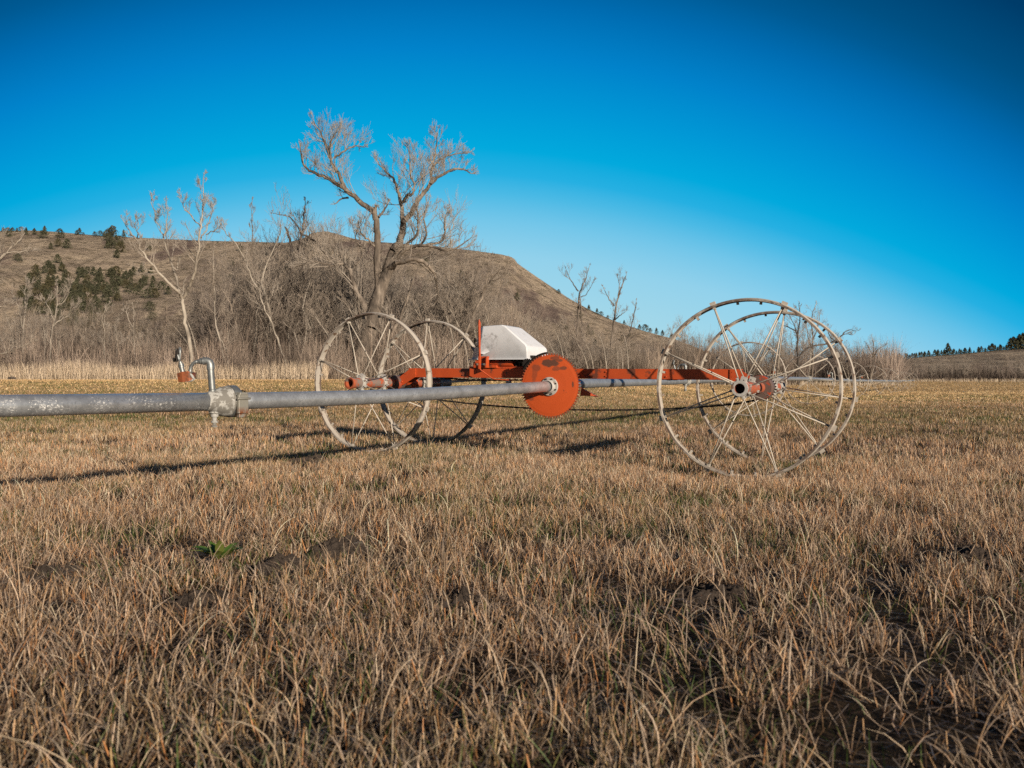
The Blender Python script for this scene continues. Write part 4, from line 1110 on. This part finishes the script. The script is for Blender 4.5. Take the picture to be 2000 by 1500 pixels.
    def build(self, name, base, label, group=None, mt='bark_mid', mc='twig_mid', cat='tree'):
        root = empty(name, base); tag(root, label, cat, group)
        if self.t: self.mesh('trunk', self.t, 7, M[mt], root, base)
        if self.c: self.mesh('crown', self.c, 3, M[mc], root, base)
        return root
def base_of(px, Y): x = (px - 1000) / F * Y; return (x, Y, gz(x, Y))
C5 = lambda L: [(500 + a / 2.884, 220 + b / 2.884) for (a, b) in L]
C3 = lambda L: [(200 + a / 3.659, 330 + b / 3.659) for (a, b) in L]
C4 = lambda L: [(1050 + a / 4, 480 + b / 4) for (a, b) in L]
C6 = lambda L: [(1500 + a / 4, 560 + b / 4) for (a, b) in L]
C0 = lambda L: [(a / 4.687, 430 + b / 4.687) for (a, b) in L]

# the big cottonwood
Y = 58; T = Tree(1); dp = 2.5; KB = dict(kids=(4, 8))
T.limb(C5([(575, 1500), (590, 1400), (625, 1290), (665, 1130), (695, 1020), (735, 910), (770, 850)]), Y, 35.4, 16.1, 1, 1.2, (1, 2.4), start=.35)
T.limb(C5([(690, 1060), (684, 900), (684, 750), (680, 630), (668, 565)]), Y, 13.4, 9.2, 2, .9, depth=1)
T.limb(C5([(668, 570), (600, 510), (510, 440), (440, 392), (380, 358), (320, 338), (268, 292), (250, 205)]), Y, 9.8, 2.3, 2, 0.30, (1.1, 3.0), depth=dp, **KB)
T.limb(C5([(505, 435), (470, 350), (430, 290), (400, 200), (365, 115), (325, 50)]), Y, 6.7, 1.6, 2, 0.26, (1.0, 2.8), depth=dp, **KB)
T.limb(C5([(430, 290), (415, 220), (430, 150), (455, 95)]), Y, 3.7, 1.4, 2, 0.30, (0.8, 2.4), depth=dp, **KB)
T.limb(C5([(440, 255), (500, 215), (560, 188), (608, 195)]), Y, 3.7, 1.1, 2, 0.30, (0.8, 2.2), depth=dp, **KB)
T.limb(C5([(520, 480), (485, 488), (440, 515)]), Y, 3.7, 1.7, 1, .5, (.5, 1.3))
T.limb(C5([(690, 590), (715, 560), (740, 520)]), Y, 4.9, 2.3, 2, 0.30, (0.8, 2.2), depth=1, **KB)
T.limb(C5([(720, 960), (765, 800), (800, 740), (825, 680), (828, 615)]), Y, 15.9, 10.3, 2, .9, depth=1.5)
T.limb(C5([(828, 620), (818, 510), (800, 440), (770, 370), (725, 330), (690, 290)]), Y, 7.3, 1.7, 2, 0.30, (1.1, 3.0), depth=dp, **KB)
T.limb(C5([(822, 505), (850, 470), (885, 445), (870, 335), (860, 210)]), Y, 6.1, 1.5, 2, 0.30, (1.1, 3.0), depth=dp, **KB)
T.limb(C5([(828, 618), (885, 545), (920, 480), (980, 410), (1040, 355), (1130, 312), (1205, 340)]), Y, 9.8, 2.1, 2, 0.30, (1.1, 3.0), depth=dp, **KB)
T.limb(C5([(985, 400), (990, 300), (1010, 215), (1022, 115)]), Y, 5.5, 1.4, 2, 0.26, (0.8, 2.3), depth=dp, **KB)
T.limb(C5([(1000, 300), (1050, 255), (1110, 235), (1200, 220)]), Y, 3.7, 1.1, 2, 0.30, (0.8, 2.2), depth=dp, **KB)
T.limb(C5([(905, 530), (915, 620), (895, 700), (850, 740)])[::-1], Y, 5, 3, 2, 0.38, (1.0, 2.7), depth=2, **KB)
T.limb(C5([(735, 890), (780, 855), (830, 840), (920, 828), (980, 870), (1012, 930), (1022, 1040)]), Y, 11.0, 2.9, 2, 0.38, (1.2, 3.2), up=.0, depth=3, **KB)
T.limb(C5([(790, 820), (850, 770), (960, 745), (1060, 775), (1130, 760), (1200, 715)]), Y, 7.3, 1.7, 2, 0.34, (1.2, 3.2), depth=3, **KB)
T.limb(C5([(960, 750), (1050, 720), (1062, 620), (1075, 560)]), Y, 4.9, 1.4, 2, 0.34, (1.2, 3.0), depth=3, **KB)
T.limb(C5([(920, 750), (960, 690), (945, 600), (960, 540)]), Y, 4.3, 1.4, 2, 0.34, (1.2, 3.0), depth=3, **KB)
T.limb(C5([(640, 1190), (610, 1090), (560, 1000), (540, 910), (490, 850), (400, 800), (350, 735), (272, 690)]), Y, 11.0, 2.9, 2, 0.38, (1.2, 3.2), depth=3, **KB)
T.limb(C5([(490, 850), (430, 860), (330, 840), (240, 860)]), Y, 4.9, 1.4, 2, 0.34, (1.0, 2.4), depth=2, **KB)
T.limb(C5([(560, 860), (600, 790), (560, 700), (600, 620)]), Y, 3.7, 1.1, 2, 0.38, (1.0, 2.4), depth=2, **KB)
T.limb(C5([(680, 760), (640, 720), (600, 690), (580, 640)]), Y, 4.3, 1.4, 2, 0.34, (1.0, 2.4), depth=2, **KB)
T.limb(C5([(640, 1480), (665, 1400), (710, 1330), (720, 1240), (760, 1170)]), Y, 8.5, 3.4, 1, 1, (.8, 1.8), depth=1)
T.limb(C5([(760, 1370), (800, 1400), (830, 1450)]), Y, 7.3, 5.8, -1)
T.limb(C5([(545, 1500), (560, 1380), (590, 1250), (585, 1120), (560, 1020)]), Y, 9, 4, 2, .6, (1, 2.6), depth=1, **KB)
T.limb(C5([(700, 1500), (735, 1330), (800, 1180), (850, 1060), (880, 960)]), Y, 8, 2.5, 2, .5, (1, 2.6), depth=1.5, **KB)
T.build('cottonwood_tree', base_of(700, Y), 'tallest bare cottonwood with two spreading leaders behind the left wheels', None, 'bark_mid', 'twig_pale')

# white forked tree
Y = 55; T = Tree(2)
T.limb(C3([(650, 1480), (625, 1240), (600, 1130), (580, 1000), (570, 915)]), Y, 7, 5.5, -1)
T.limb(C3([(570, 920), (535, 870), (470, 810), (400, 735), (335, 655), (280, 590), (242, 500), (190, 440), (150, 370)]), Y, 5.5, 1.2, 2, .4, (.7, 1.9), start=.35, depth=2)
T.limb(C3([(240, 500), (255, 440), (250, 370)]), Y, 2, 1, 2, .4, (.6, 1.5), depth=1)
T.limb(C3([(400, 735), (290, 712), (190, 690)]), Y, 2.2, .8, 1, .5, (.5, 1.2), depth=1)
T.limb(C3([(550, 880), (530, 790), (500, 700), (455, 560), (430, 470), (380, 350), (350, 215)]), Y, 4.5, 1, 2, .4, (.7, 1.8), start=.3, depth=2)
T.limb(C3([(440, 480), (462, 380), (455, 240)]), Y, 2, .8, 2, .4, (.6, 1.5), depth=1)
T.limb(C3([(500, 700), (535, 720), (540, 660)]), Y, 2, .8, 1, .5, (.5, 1.2))
T.limb(C3([(580, 920), (640, 810), (668, 700), (690, 570), (700, 440), (715, 300), (722, 60)]), Y, 5.5, 1, 2, .35, (.7, 2), start=.3, depth=2)
T.limb(C3([(700, 410), (640, 340), (570, 250), (545, 190)]), Y, 2.2, .8, 2, .4, (.6, 1.5), depth=1)
T.limb(C3([(705, 500), (750, 420), (775, 340), (800, 250)]), Y, 2.4, .8, 2, .4, (.6, 1.6), depth=1)
T.limb(C3([(740, 470), (810, 430), (850, 380)]), Y, 1.8, .8, 2, .4, (.5, 1.3), depth=1)
T.limb(C3([(668, 640), (600, 560), (540, 500)]), Y, 1.8, .8, 1, .5, (.5, 1.3), depth=1)
T.limb(C3([(570, 900), (580, 840), (590, 790)]), Y, 2.5, 1.2, 1, .5, (.5, 1.2))
T.build('aspen_tree', base_of(373, Y), 'pale white barked tree forking three ways just right of the sprinkler', None, 'bark_pale', 'twig_pale')

# dark dead snag with pale side branch
Y = 62; T = Tree(3)
T.limb(C3([(1345, 1490), (1340, 1200), (1350, 1050), (1330, 950), (1345, 800), (1355, 620), (1337, 500), (1315, 430)]), Y, 6.5, 4, 0, 1.2, (.5, 1.2), start=.4)
T.limb(C3([(1360, 660), (1392, 590), (1420, 480), (1440, 330), (1450, 230)]), Y, 5, 1.2, 2, .35, (.6, 1.6), depth=1)
T.limb(C3([(1420, 470), (1350, 350), (1290, 330), (1220, 318)]), Y, 2.5, .8, 2, .5, (.4, 1.1))
T.limb(C3([(1335, 1000), (1310, 900), (1300, 960)]), Y, 3.5, 1.5, 0, 1, (.4, .8))
T.build('dead_tree', base_of(566, Y), 'dark dead snag with a forked top left of the tallest cottonwood', None, 'bark_dark', 'twig_red')

def simple(seed, Y, limbs, name, label, mt='bark_mid', mc='twig_mid', lvl=2, every=.5, LL=(.7, 1.9), group=None, bx=None, up=.1):
    T = Tree(seed)
    for (px, r0, r1) in limbs: T.limb(px, Y, r0, r1, lvl, every, LL, up, .35, 1.2)
    b = limbs[0][0][0][0] if bx is None else bx
    T.build(name, base_of(b, Y), label, group, mt, mc)
simple(4, 56, [(C3([(1320, 1490), (1310, 1400), (1250, 1210), (1200, 1080), (1150, 980), (1110, 860), (1060, 760), (1020, 640), (950, 530), (890, 470), (840, 380)]), 3.6, 1), (C3([(1150, 975), (1210, 900), (1225, 840)]), 1.6, .7)], 'leaning_tree', 'slender pale tree leaning left between the snag and the white forked tree', 'bark_pale', 'twig_pale')
simple(5, 56, [(C3([(890, 1490), (885, 1390), (830, 1190), (808, 1050), (805, 880), (790, 720), (797, 560)]), 3.2, .9), (C3([(915, 1490), (905, 1380), (870, 1270), (835, 1195)]), 2.6, 1.5)], 'slender_tree', 'slender tan tree with a twin base just right of the grey riser', 'bark_pale', 'twig_mid')
simple(6, 60, [(C3([(975, 1490), (960, 1180), (930, 1010), (890, 920), (820, 820), (785, 740), (770, 690)]), 3.2, 1), (C3([(890, 925), (840, 915)]), 2, 1)], 'slender_tree', 'slender bent tree leaning left behind the twin based tree', 'bark_mid', 'twig_mid')
simple(7, 64, [(C3([(1075, 1490), (1070, 1180), (1068, 800), (1072, 500), (1070, 250)]), 2.6, .7)], 'poplar_tree', 'thin straight poplar rising left of the dark snag', 'bark_mid', 'twig_mid', LL=(.8, 2.2), up=.3)
simple(8, 58, [(C5([(1090, 1490), (1110, 1420), (1200, 1200), (1270, 1040), (1320, 950), (1370, 880)]), 4.6, 1.6), (C5([(1275, 1035), (1300, 940), (1310, 840)]), 2, .8), (C5([(1320, 950), (1380, 930), (1420, 880)]), 1.8, .8)], 'leaning_tree', 'pale tree leaning right just behind the white hood', 'bark_mid', 'twig_mid')
simple(9, 100, [(C4([(300, 1060), (300, 940), (310, 700), (320, 450), (332, 360), (370, 270), (400, 175)]), 5, 1), (C4([(320, 355), (272, 290), (230, 200)]), 2.5, .8), (C4([(330, 400), (380, 380), (430, 290)]), 1.8, .7), (C4([(372, 1060), (372, 940), (355, 760), (342, 560), (335, 450)]), 4, 2.2)], 'twin_trunk_tree', 'tall bare tree with twin trunks above the right edge of the orange disc', 'bark_mid', 'twig_red', every=.7, LL=(1, 2.8))
simple(10, 100, [(C4([(565, 1060), (565, 950), (582, 700), (602, 560), (612, 460), (650, 340), (670, 280), (692, 230)]), 5, 1), (C4([(600, 470), (560, 420), (520, 340)]), 2.4, .8), (C4([(608, 575), (640, 545), (680, 520)]), 2.2, .9), (C4([(628, 400), (640, 320), (625, 250)]), 1.8, .7)], 'bare_tree', 'crooked bare tree with dark upper trunk standing second right of the orange disc', 'bark_mid', 'twig_red', every=.7, LL=(.9, 2.5))
simple(11, 105, [(C4([(640, 1060), (650, 920), (680, 780), (730, 640), (760, 500), (770, 440)]), 3.2, .8), (C4([(680, 780), (720, 730), (780, 690)]), 2.2, .9)], 'bare_tree', 'smaller dark based bare tree standing third right of the orange disc', 'bark_dark', 'twig_mid', every=.7, LL=(.9, 2.5))
simple(12, 120, [(C6([(240, 790), (240, 690), (230, 500), (235, 340), (250, 250), (242, 150)]), 4.4, 1.2), (C6([(222, 350), (170, 322), (110, 300)]), 2.4, .8), (C6([(235, 400), (200, 290), (150, 200)]), 1.8, .7)], 'bare_tree', 'dark trunked bare tree seen through the right rim of the front right wheel', 'bark_dark', 'twig_red', every=.8, LL=(1.2, 3))
simple(13, 130, [(C6([(345, 790), (345, 700), (350, 450), (340, 250), (370, 150)]), 3.4, 1), (C6([(350, 420), (390, 300), (400, 220)]), 2.2, .8), (C6([(345, 480), (310, 380), (300, 300)]), 1.8, .7)], 'bare_tree', 'pale bare tree close behind the right rim of the front right wheel', 'bark_mid', 'twig_pale', every=.7, LL=(1.4, 3.4))
simple(14, 125, [(C6([(215, 790), (225, 640), (260, 530), (330, 470), (440, 450), (530, 420), (590, 370), (660, 375)]), 4.2, 1), (C6([(585, 372), (620, 340), (690, 345)]), 1.8, .7), (C6([(520, 425), (480, 380), (470, 320)]), 2, .8)], 'leaning_tree', 'dark limbed tree arching far right beyond the right wheels', 'bark_dark', 'twig_mid', every=.7, LL=(1.2, 3))
simple(15, 150, [(C6([(800, 780), (800, 700), (822, 560), (822, 450), (815, 400)]), 2.8, .8), (C6([(820, 560), (860, 490), (905, 465)]), 1.8, .7), (C6([(820, 540), (790, 480), (770, 440)]), 1.6, .6)], 'bare_tree', 'spiky bare tree just right of the line of distant wheels', 'bark_mid', 'twig_mid', every=.8, LL=(1.2, 3))
simple(16, 57, [(C0([(470, 1480), (460, 1210), (480, 1000), (500, 900), (520, 760), (525, 600)]), 2.6, .7), (C0([(490, 970), (560, 910), (640, 860), (710, 780)]), 2, .7), (C0([(497, 920), (440, 800), (400, 720)]), 1.6, .6), (C0([(515, 800), (600, 720), (650, 580)]), 1.6, .6), (C0([(410, 1480), (412, 1240), (402, 1000), (415, 900)]), 1.8, .7)], 'aspen_tree', 'pale fan shaped tree spreading out in front of the left juniper grove', 'bark_pale', 'twig_pale')
simple(17, 60, [(C0([(225, 1480), (215, 1020), (235, 800), (290, 600)]), 2.2, .6), (C0([(212, 1000), (180, 850), (165, 780), (130, 700)]), 1.8, .6), (C0([(235, 800), (230, 680), (240, 560)]), 1.6, .6)], 'slender_tree', 'thin pale tree between the left picture edge and the fan shaped tree', 'bark_pale', 'twig_pale')
simple(18, 57, [(C0([(1225, 1480), (1225, 1190), (1222, 1000), (1222, 800)]), 1.8, .7), (C0([(1220, 985), (1160, 870), (1150, 800)]), 1.5, .6)], 'slender_tree', 'thin forked pale sapling left of the white forked tree', 'bark_pale', 'twig_pale', LL=(.5, 1.4))
simple(19, 57, [(C0([(780, 1480), (782, 1220), (785, 980), (795, 800), (800, 700)]), 2.2, .7)], 'slender_tree', 'thin straight sapling with pale foot right of the fan shaped tree', 'bark_mid', 'twig_mid', LL=(.5, 1.4))
simple(20, 57, [(C0([(960, 1480), (958, 1200), (955, 1000), (940, 900), (975, 800)]), 1.8, .7), (C0([(955, 960), (970, 850), (1000, 780)]), 1.4, .6), (C0([(1075, 1480), (1070, 1100), (1060, 950), (1110, 870), (1150, 790)]), 1.8, .6)], 'slender_tree', 'thin pale sapling with two stems below the right end of the grove', 'bark_pale', 'twig_pale', LL=(.5, 1.4))
simple(21, 52, [([(-60, 745), (-50, 640), (-30, 560), (0, 510), (25, 480), (42, 465)], 4, 1), ([(-20, 540), (10, 495), (45, 492), (60, 490)], 2, .7), ([(-45, 620), (0, 600), (30, 590)], 2, .7), ([(-50, 690), (10, 690), (60, 670)], 2, .7)], 'bare_tree', 'pale branched tree reaching in from the left picture edge', 'bark_pale', 'twig_pale', bx=-60)

# background wood: one tree per kind, then copies with their parts
KINDS = [('bark_pale', 'twig_pale', 12, .5), ('bark_mid', 'twig_mid', 11, .45), ('bark_mid', 'twig_red', 13, .6), ('bark_dark', 'twig_mid', 10, .45), ('bark_mid', 'twig_pale', 9, .4), ('bark_pale', 'twig_mid', 11, .35)]
protos = []
for i, (mt, mc, h, sp_r) in enumerate(KINDS):
    T = Tree(40 + i); rr = T.r
    nst = 1 + (i in (2, 4))
    for s_ in range(nst):
        p = np.array([rr.normal(0, .25), rr.normal(0, .25), -.2]); d = np.array([rr.normal(0, .12), rr.normal(0, .12), 1.])
        pts = [p]; 
        for j in range(10): d = T.unit(d + rr.normal(0, .09, 3) + np.array([0, 0, .08])); pts.append(pts[-1] + d * h * .062)
        pts = np.array(pts); rad = np.linspace(.15 + .05 * (h > 11), .06, 11)
        T.t.append((pts[:6], rad[:6])); T.t.append((pts[5:], rad[5:]))
        for j in range(int(h * 1.7)):
            f = rr.uniform(.28, 1); q = np.array([np.interp(f * 10, np.arange(11), pts[:, c]) for c in range(3)])
            a = rr.uniform(0, 6.28); el = rr.uniform(.3, 1.1)
            T.grow(q, np.array([math.cos(a) * math.cos(el), math.sin(a) * math.cos(el), math.sin(el)]), h * rr.uniform(.18, .36) * (1.2 - .5 * f), .045 * (1.2 - .6 * f), 3, .10, .15, (3, 6), (22, 55))
        T.grow(pts[-1], np.array([0, 0, 1.]), h * .34, .055, 3, .1, .15, (4, 7))
    protos.append(T.build('bare_tree', (0, 0, 0), 'x', None, mt, mc))
first = [True] * len(protos)
tr = random.Random(9)
def plant(k, px, Y, h, label, group):
    k = k % len(protos)
    if first[k]: o = protos[k]; first[k] = False
    else: o = copy_tree(protos[k])
    x, y, z = base_of(px, Y); o.location = (x, y, z - .1); s = h / KINDS[k][2]
    o.scale = (s * tr.uniform(.8, 1.1), s * tr.uniform(.8, 1.1), s); o.rotation_euler = (tr.uniform(-.1, .1), tr.uniform(-.1, .1), tr.uniform(0, 6.28)); tag(o, label, 'tree', group)
for i in range(38):
    plant(i, -140 + i * 14 + tr.uniform(-14, 14), tr.uniform(60, 80), tr.uniform(3.5, 6.5), 'low bare tree of the scrubby wood at the foot of the hill on the left', 'bare trees at the foot of the left hill')
for i in range(88):
    plant(i + 1, 375 + i * 7.1 + tr.uniform(-12, 12), tr.uniform(60, 86), tr.uniform(.72, 1.08) * np.interp(i, [0, 8, 18, 40, 60, 88], [6.5, 9.5, 12.0, 12.0, 10.5, 9.0]), 'bare brown tree in the thick wood around the tallest cottonwood', 'bare trees in the middle wood')
for i in range(30):
    plant((i * 5) % 6, 960 + i * 10.2 + tr.uniform(-8, 8), tr.uniform(88, 118), tr.uniform(.75, 1.15) * np.interp(i, [0, 14, 30], [8.5, 6.3, 4.8]), 'slim bare tree in the wood beyond the white hood and orange beam', 'bare trees beyond the beam')
for i in range(30):
    plant(i + 2, 1255 + i * 9.6 + tr.uniform(-8, 8), tr.uniform(120, 160), tr.uniform(6.0, 9.5), 'bare tree in the wood seen through the right wheels', 'bare trees behind the right wheels')
for i in range(14):
    plant(i + 3, 1545 + i * 14 + tr.uniform(-6, 6), tr.uniform(150, 190), np.interp(i, [0, 13], [12.5, 6.5]) * tr.uniform(.85, 1.1), 'bare tree in the thinning wood along the line of distant wheels', 'bare trees along the distant wheels')
for i in range(36):
    plant(i, 1722 + i * 9.5 + tr.uniform(-6, 6), tr.uniform(225, 275), tr.uniform(4.5, 8.5), 'far bare tree in the dark belt at the right end of the field', 'bare trees of the far right belt')

# thin pale saplings leaning about in the front of the wood
T = Tree(77); rr = T.r; p = np.array([0, 0, -.2]); d = np.array([.05, 0, 1.]); pts = [p]
for j in range(10): d = T.unit(d + rr.normal(0, .07, 3) + np.array([0, 0, .05])); pts.append(pts[-1] + d * .55)
pts = np.array(pts); rad = np.linspace(.065, .022, 11); T.t.append((pts[:6], rad[:6])); T.t.append((pts[5:], rad[5:]))
for j in range(9):
    f = rr.uniform(.35, 1); q = np.array([np.interp(f * 10, np.arange(11), pts[:, c]) for c in range(3)]); a = rr.uniform(0, 6.28); el = rr.uniform(.4, 1.1)
    T.grow(q, np.array([math.cos(a) * math.cos(el), math.sin(a) * math.cos(el), math.sin(el)]), rr.uniform(.8, 1.7), .02, 2, .1, .15, (3, 6), (22, 55))
sap = T.build('sapling', (0, 0, 0), 'x', None, 'bark_pale', 'twig_mid'); sf = True
def sapling(px, Y, h, lean, label, group):
    global sf
    o = sap if sf else copy_tree(sap); sf = False
    x, y, z = base_of(px, Y); o.location = (x, y, z - .1); s = h / 6.0; o.scale = (s * 1.1, s * 1.1, s); o.rotation_euler = (0, lean, tr.uniform(-.6, .6)); tag(o, label, 'sapling', group)
for i in range(60): sapling(385 + i * 9.9 + tr.uniform(-8, 8), tr.uniform(57, 63), tr.uniform(3.5, 7.0), tr.gauss(0, .22), 'thin pale sapling standing in the brush along the front of the middle wood', 'saplings in front of the middle wood')
for i in range(22): sapling(955 + i * 13 + tr.uniform(-6, 6), tr.uniform(82, 98), tr.uniform(.75, 1.15) * np.interp(i, [0, 10, 22], [8.5, 7, 5.5]), tr.gauss(0, .10), 'slim pale trunk in the wood just above the orange beam', 'saplings above the orange beam')
for i in range(14): sapling(-20 + i * 26 + tr.uniform(-9, 9), tr.uniform(57, 63), tr.uniform(2.5, 4.5), tr.gauss(0, .2), 'thin pale sapling in the low brush at the left edge of the field', 'saplings in the left brush')

# ------------------------------------------------------------------ thicket: the brush nobody could count
th = Heap()
def brush(x0, x1, Ya, Yb, n, hmin, hmax, w, c0, c1, seedm=0, top=None):
    px = rng.uniform(x0, x1, n); Y = rng.uniform(Ya, Yb, n); x = (px - 1000) / F * Y
    hh = fbm(x, Y * .5, 7.0 * Ya / 60, 120 + seedm, 3)
    k = rng.random(n) < smooth(.25, .55, fbm(x, Y, 4.0 * Ya / 60, 140 + seedm, 2)) * .8 + .2
    x, Y, hh = x[k], Y[k], hh[k]; m = len(x)
    L = rng.uniform(hmin, hmax, m) * (.45 + 1.1 * hh)
    z0 = ground(x, Y) + rng.uniform(-.1, .35, m) * L
    g = rng.random((m, 1)); tone = (.42 + 1.3 * smooth(.3, .72, fbm(x, Y * .6, 4.5 * Ya / 60, 150 + seedm, 3)))[:, None]
    c = (np.array(c0) * (1 - g) + np.array(c1) * g) * np.array([1.22, 1.28, 1.34]) * tone * rng.uniform(.8, 1.45, (m, 1))
    th0 = np.abs(rng.normal(0, .55, m)); th1 = th0 + rng.normal(.0, .7, m)
    th.add(blades(np.stack([x, Y, z0], 1), L, th0, th1, rng.uniform(0, 6.28, m), rng.uniform(.6, 1.4, m) * w, rng.normal(0, .9, m), c * .75, c, 4, False, 1.2, .2))
brush(-180, 600, 54.5, 57.5, 9000, .8, 2.6, .020, (.13, .095, .075), (.27, .20, .15), 10)
brush(540, 1000, 55.5, 59, 9000, 1.0, 3.4, .020, (.12, .09, .07), (.27, .20, .15), 11)
brush(-180, 470, 57, 66, 30000, 1.0, 3.4, .022, (.17, .12, .095), (.29, .215, .155), 0)
brush(-180, 560, 64, 84, 24000, 1.5, 5.4, .028, (.16, .115, .085), (.27, .20, .14), 1)
brush(440, 1010, 60, 76, 44000, 1.2, 5.6, .024, (.13, .095, .075), (.27, .20, .15), 2)
brush(440, 1010, 72, 95, 24000, 2.5, 8.5, .030, (.17, .125, .095), (.29, .22, .16), 3)
brush(960, 1300, 92, 125, 20000, 1.2, 4.6, .038, (.17, .125, .095), (.29, .22, .16), 4)
brush(1240, 1560, 118, 165, 22000, 1.5, 6.0, .05, (.15, .11, .085), (.26, .195, .145), 5)
brush(1520, 1760, 150, 200, 18000, 1.5, 6.5, .065, (.15, .11, .09), (.25, .19, .145), 6)
brush(1690, 2150, 225, 290, 26000, 1.0, 3.6, .085, (.11, .082, .065), (.25, .19, .145), 7)
brush(1690, 2150, 222, 232, 6000, .6, 2.6, .09, (.05, .038, .03), (.13, .096, .075), 8)
tag(th.build('thicket', M['twigs']), 'tangled leafless brown brush filling the foot of the wood along the field', 'brush', kind='stuff')

# ------------------------------------------------------------------ camera, light, sky
cam = bpy.data.cameras.new('camera'); co = bpy.data.objects.new('camera', cam); COL.objects.link(co)
co.location = (0, 0, H); co.rotation_euler = (R(90), 0, 0)
cam.sensor_width = 36; cam.lens = F / 2000 * 36; cam.shift_y = (YH - 750) / 2000 
cam.clip_start = .05; cam.clip_end = 20000
cam.dof.use_dof = True; cam.dof.focus_distance = 8.2; cam.dof.aperture_fstop = 4.5
SC.camera = co

EL = R(16.3)
sx, sy = 1.319, -1.916
SUNV = Vector((sx, sy, 0)).normalized() * math.cos(EL) + Vector((0, 0, math.sin(EL)))
sun = bpy.data.lights.new('sun', 'SUN'); so = bpy.data.objects.new('sun', sun); COL.objects.link(so)
sun.energy = 5.0; sun.angle = R(.5); sun.color = (1.0, .875, .72)
so.rotation_euler = SUNV.to_track_quat('Z', 'Y').to_euler()
so.location = (0, 0, 30)
wd_ = bpy.data.worlds.new('World'); SC.world = wd_; wd_.use_nodes = True
t = wd_.node_tree; t.nodes.clear()
out = t.nodes.new('ShaderNodeOutputWorld'); bg = t.nodes.new('ShaderNodeBackground')
sky = t.nodes.new('ShaderNodeTexSky'); sky.sky_type = 'NISHITA'; sky.sun_disc = False
sky.sun_elevation = EL; sky.sun_rotation = math.atan2(sx, sy)
sky.altitude = 800; sky.air_density = 1.0; sky.dust_density = .25; sky.ozone_density = 2.2
bg.inputs[1].default_value = .11
w = NT.__new__(NT); w.t = t
tc = w.n('ShaderNodeTexCoord'); sepw = w.n('ShaderNodeSeparateXYZ'); w.l(tc.outputs['Generated'], sepw.inputs[0]); X_, Y_, Z_ = sepw.outputs
# deep polarised blue opposite the sun: bends down toward the band at right angles to the sun
yc = w.math('MAXIMUM', Y_, .35); xr = w.math('DIVIDE', X_, yc); zr_ = w.math('DIVIDE', Z_, yc)
u = w.math('ADD', zr_, w.math('ADD', w.math('MULTIPLY', w.math('MULTIPLY', xr, xr), .317), w.math('MULTIPLY', xr, .093)))
lin = lambda c: tuple(((v / 255) / 12.92 if v <= 10 else (((v / 255) + .055) / 1.055) ** 2.4) for v in c)
stops = [(.0, (188, 222, 230)), (.09, (165, 216, 233)), (.156, (146, 209, 235)), (.2, (115, 198, 233)), (.233, (76, 186, 229)), (.258, (38, 176, 226)), (.29, (2, 169, 221)), (.345, (1, 152, 214)), (.412, (1, 130, 202)), (.478, (0, 108, 177)), (.53, (0, 90, 148)), (.57, (0, 80, 131)), (.66, (0, 60, 105)), (1, (0, 42, 82))]
rampc = w.ramp(u, [(p, lin(c)) for p, c in stops])
vm = w.n('ShaderNodeVectorMath', operation='SCALE'); w.l(rampc, vm.inputs[0]); vm.inputs['Scale'].default_value = 1 / .11
fr = w.n('ShaderNodeMapRange'); fr.interpolation_type = 'SMOOTHSTEP'; fr.inputs[1].default_value = -.2; fr.inputs[2].default_value = .5; w.l(Y_, fr.inputs[0])
mx = w.n('ShaderNodeMix', data_type='RGBA'); w.l(fr.outputs[0], mx.inputs[0]); dk = w.n('ShaderNodeVectorMath', operation='SCALE'); w.l(sky.outputs[0], dk.inputs[0]); dk.inputs['Scale'].default_value = .4; w.l(dk.outputs[0], mx.inputs[6]); w.l(vm.outputs[0], mx.inputs[7])
t.links.new(mx.outputs[2], bg.inputs[0]); t.links.new(bg.outputs[0], out.inputs[0])
SC.view_settings.view_transform = 'Standard'; SC.view_settings.look = 'None'; SC.view_settings.exposure = 0
SC.render.engine = 'CYCLES'
SC.cycles.max_bounces = 5; SC.cycles.diffuse_bounces = 1; SC.cycles.glossy_bounces = 2; SC.cycles.transmission_bounces = 2
SC.cycles.use_adaptive_sampling = True; SC.cycles.adaptive_threshold = .006
SC.cycles.use_denoising = False
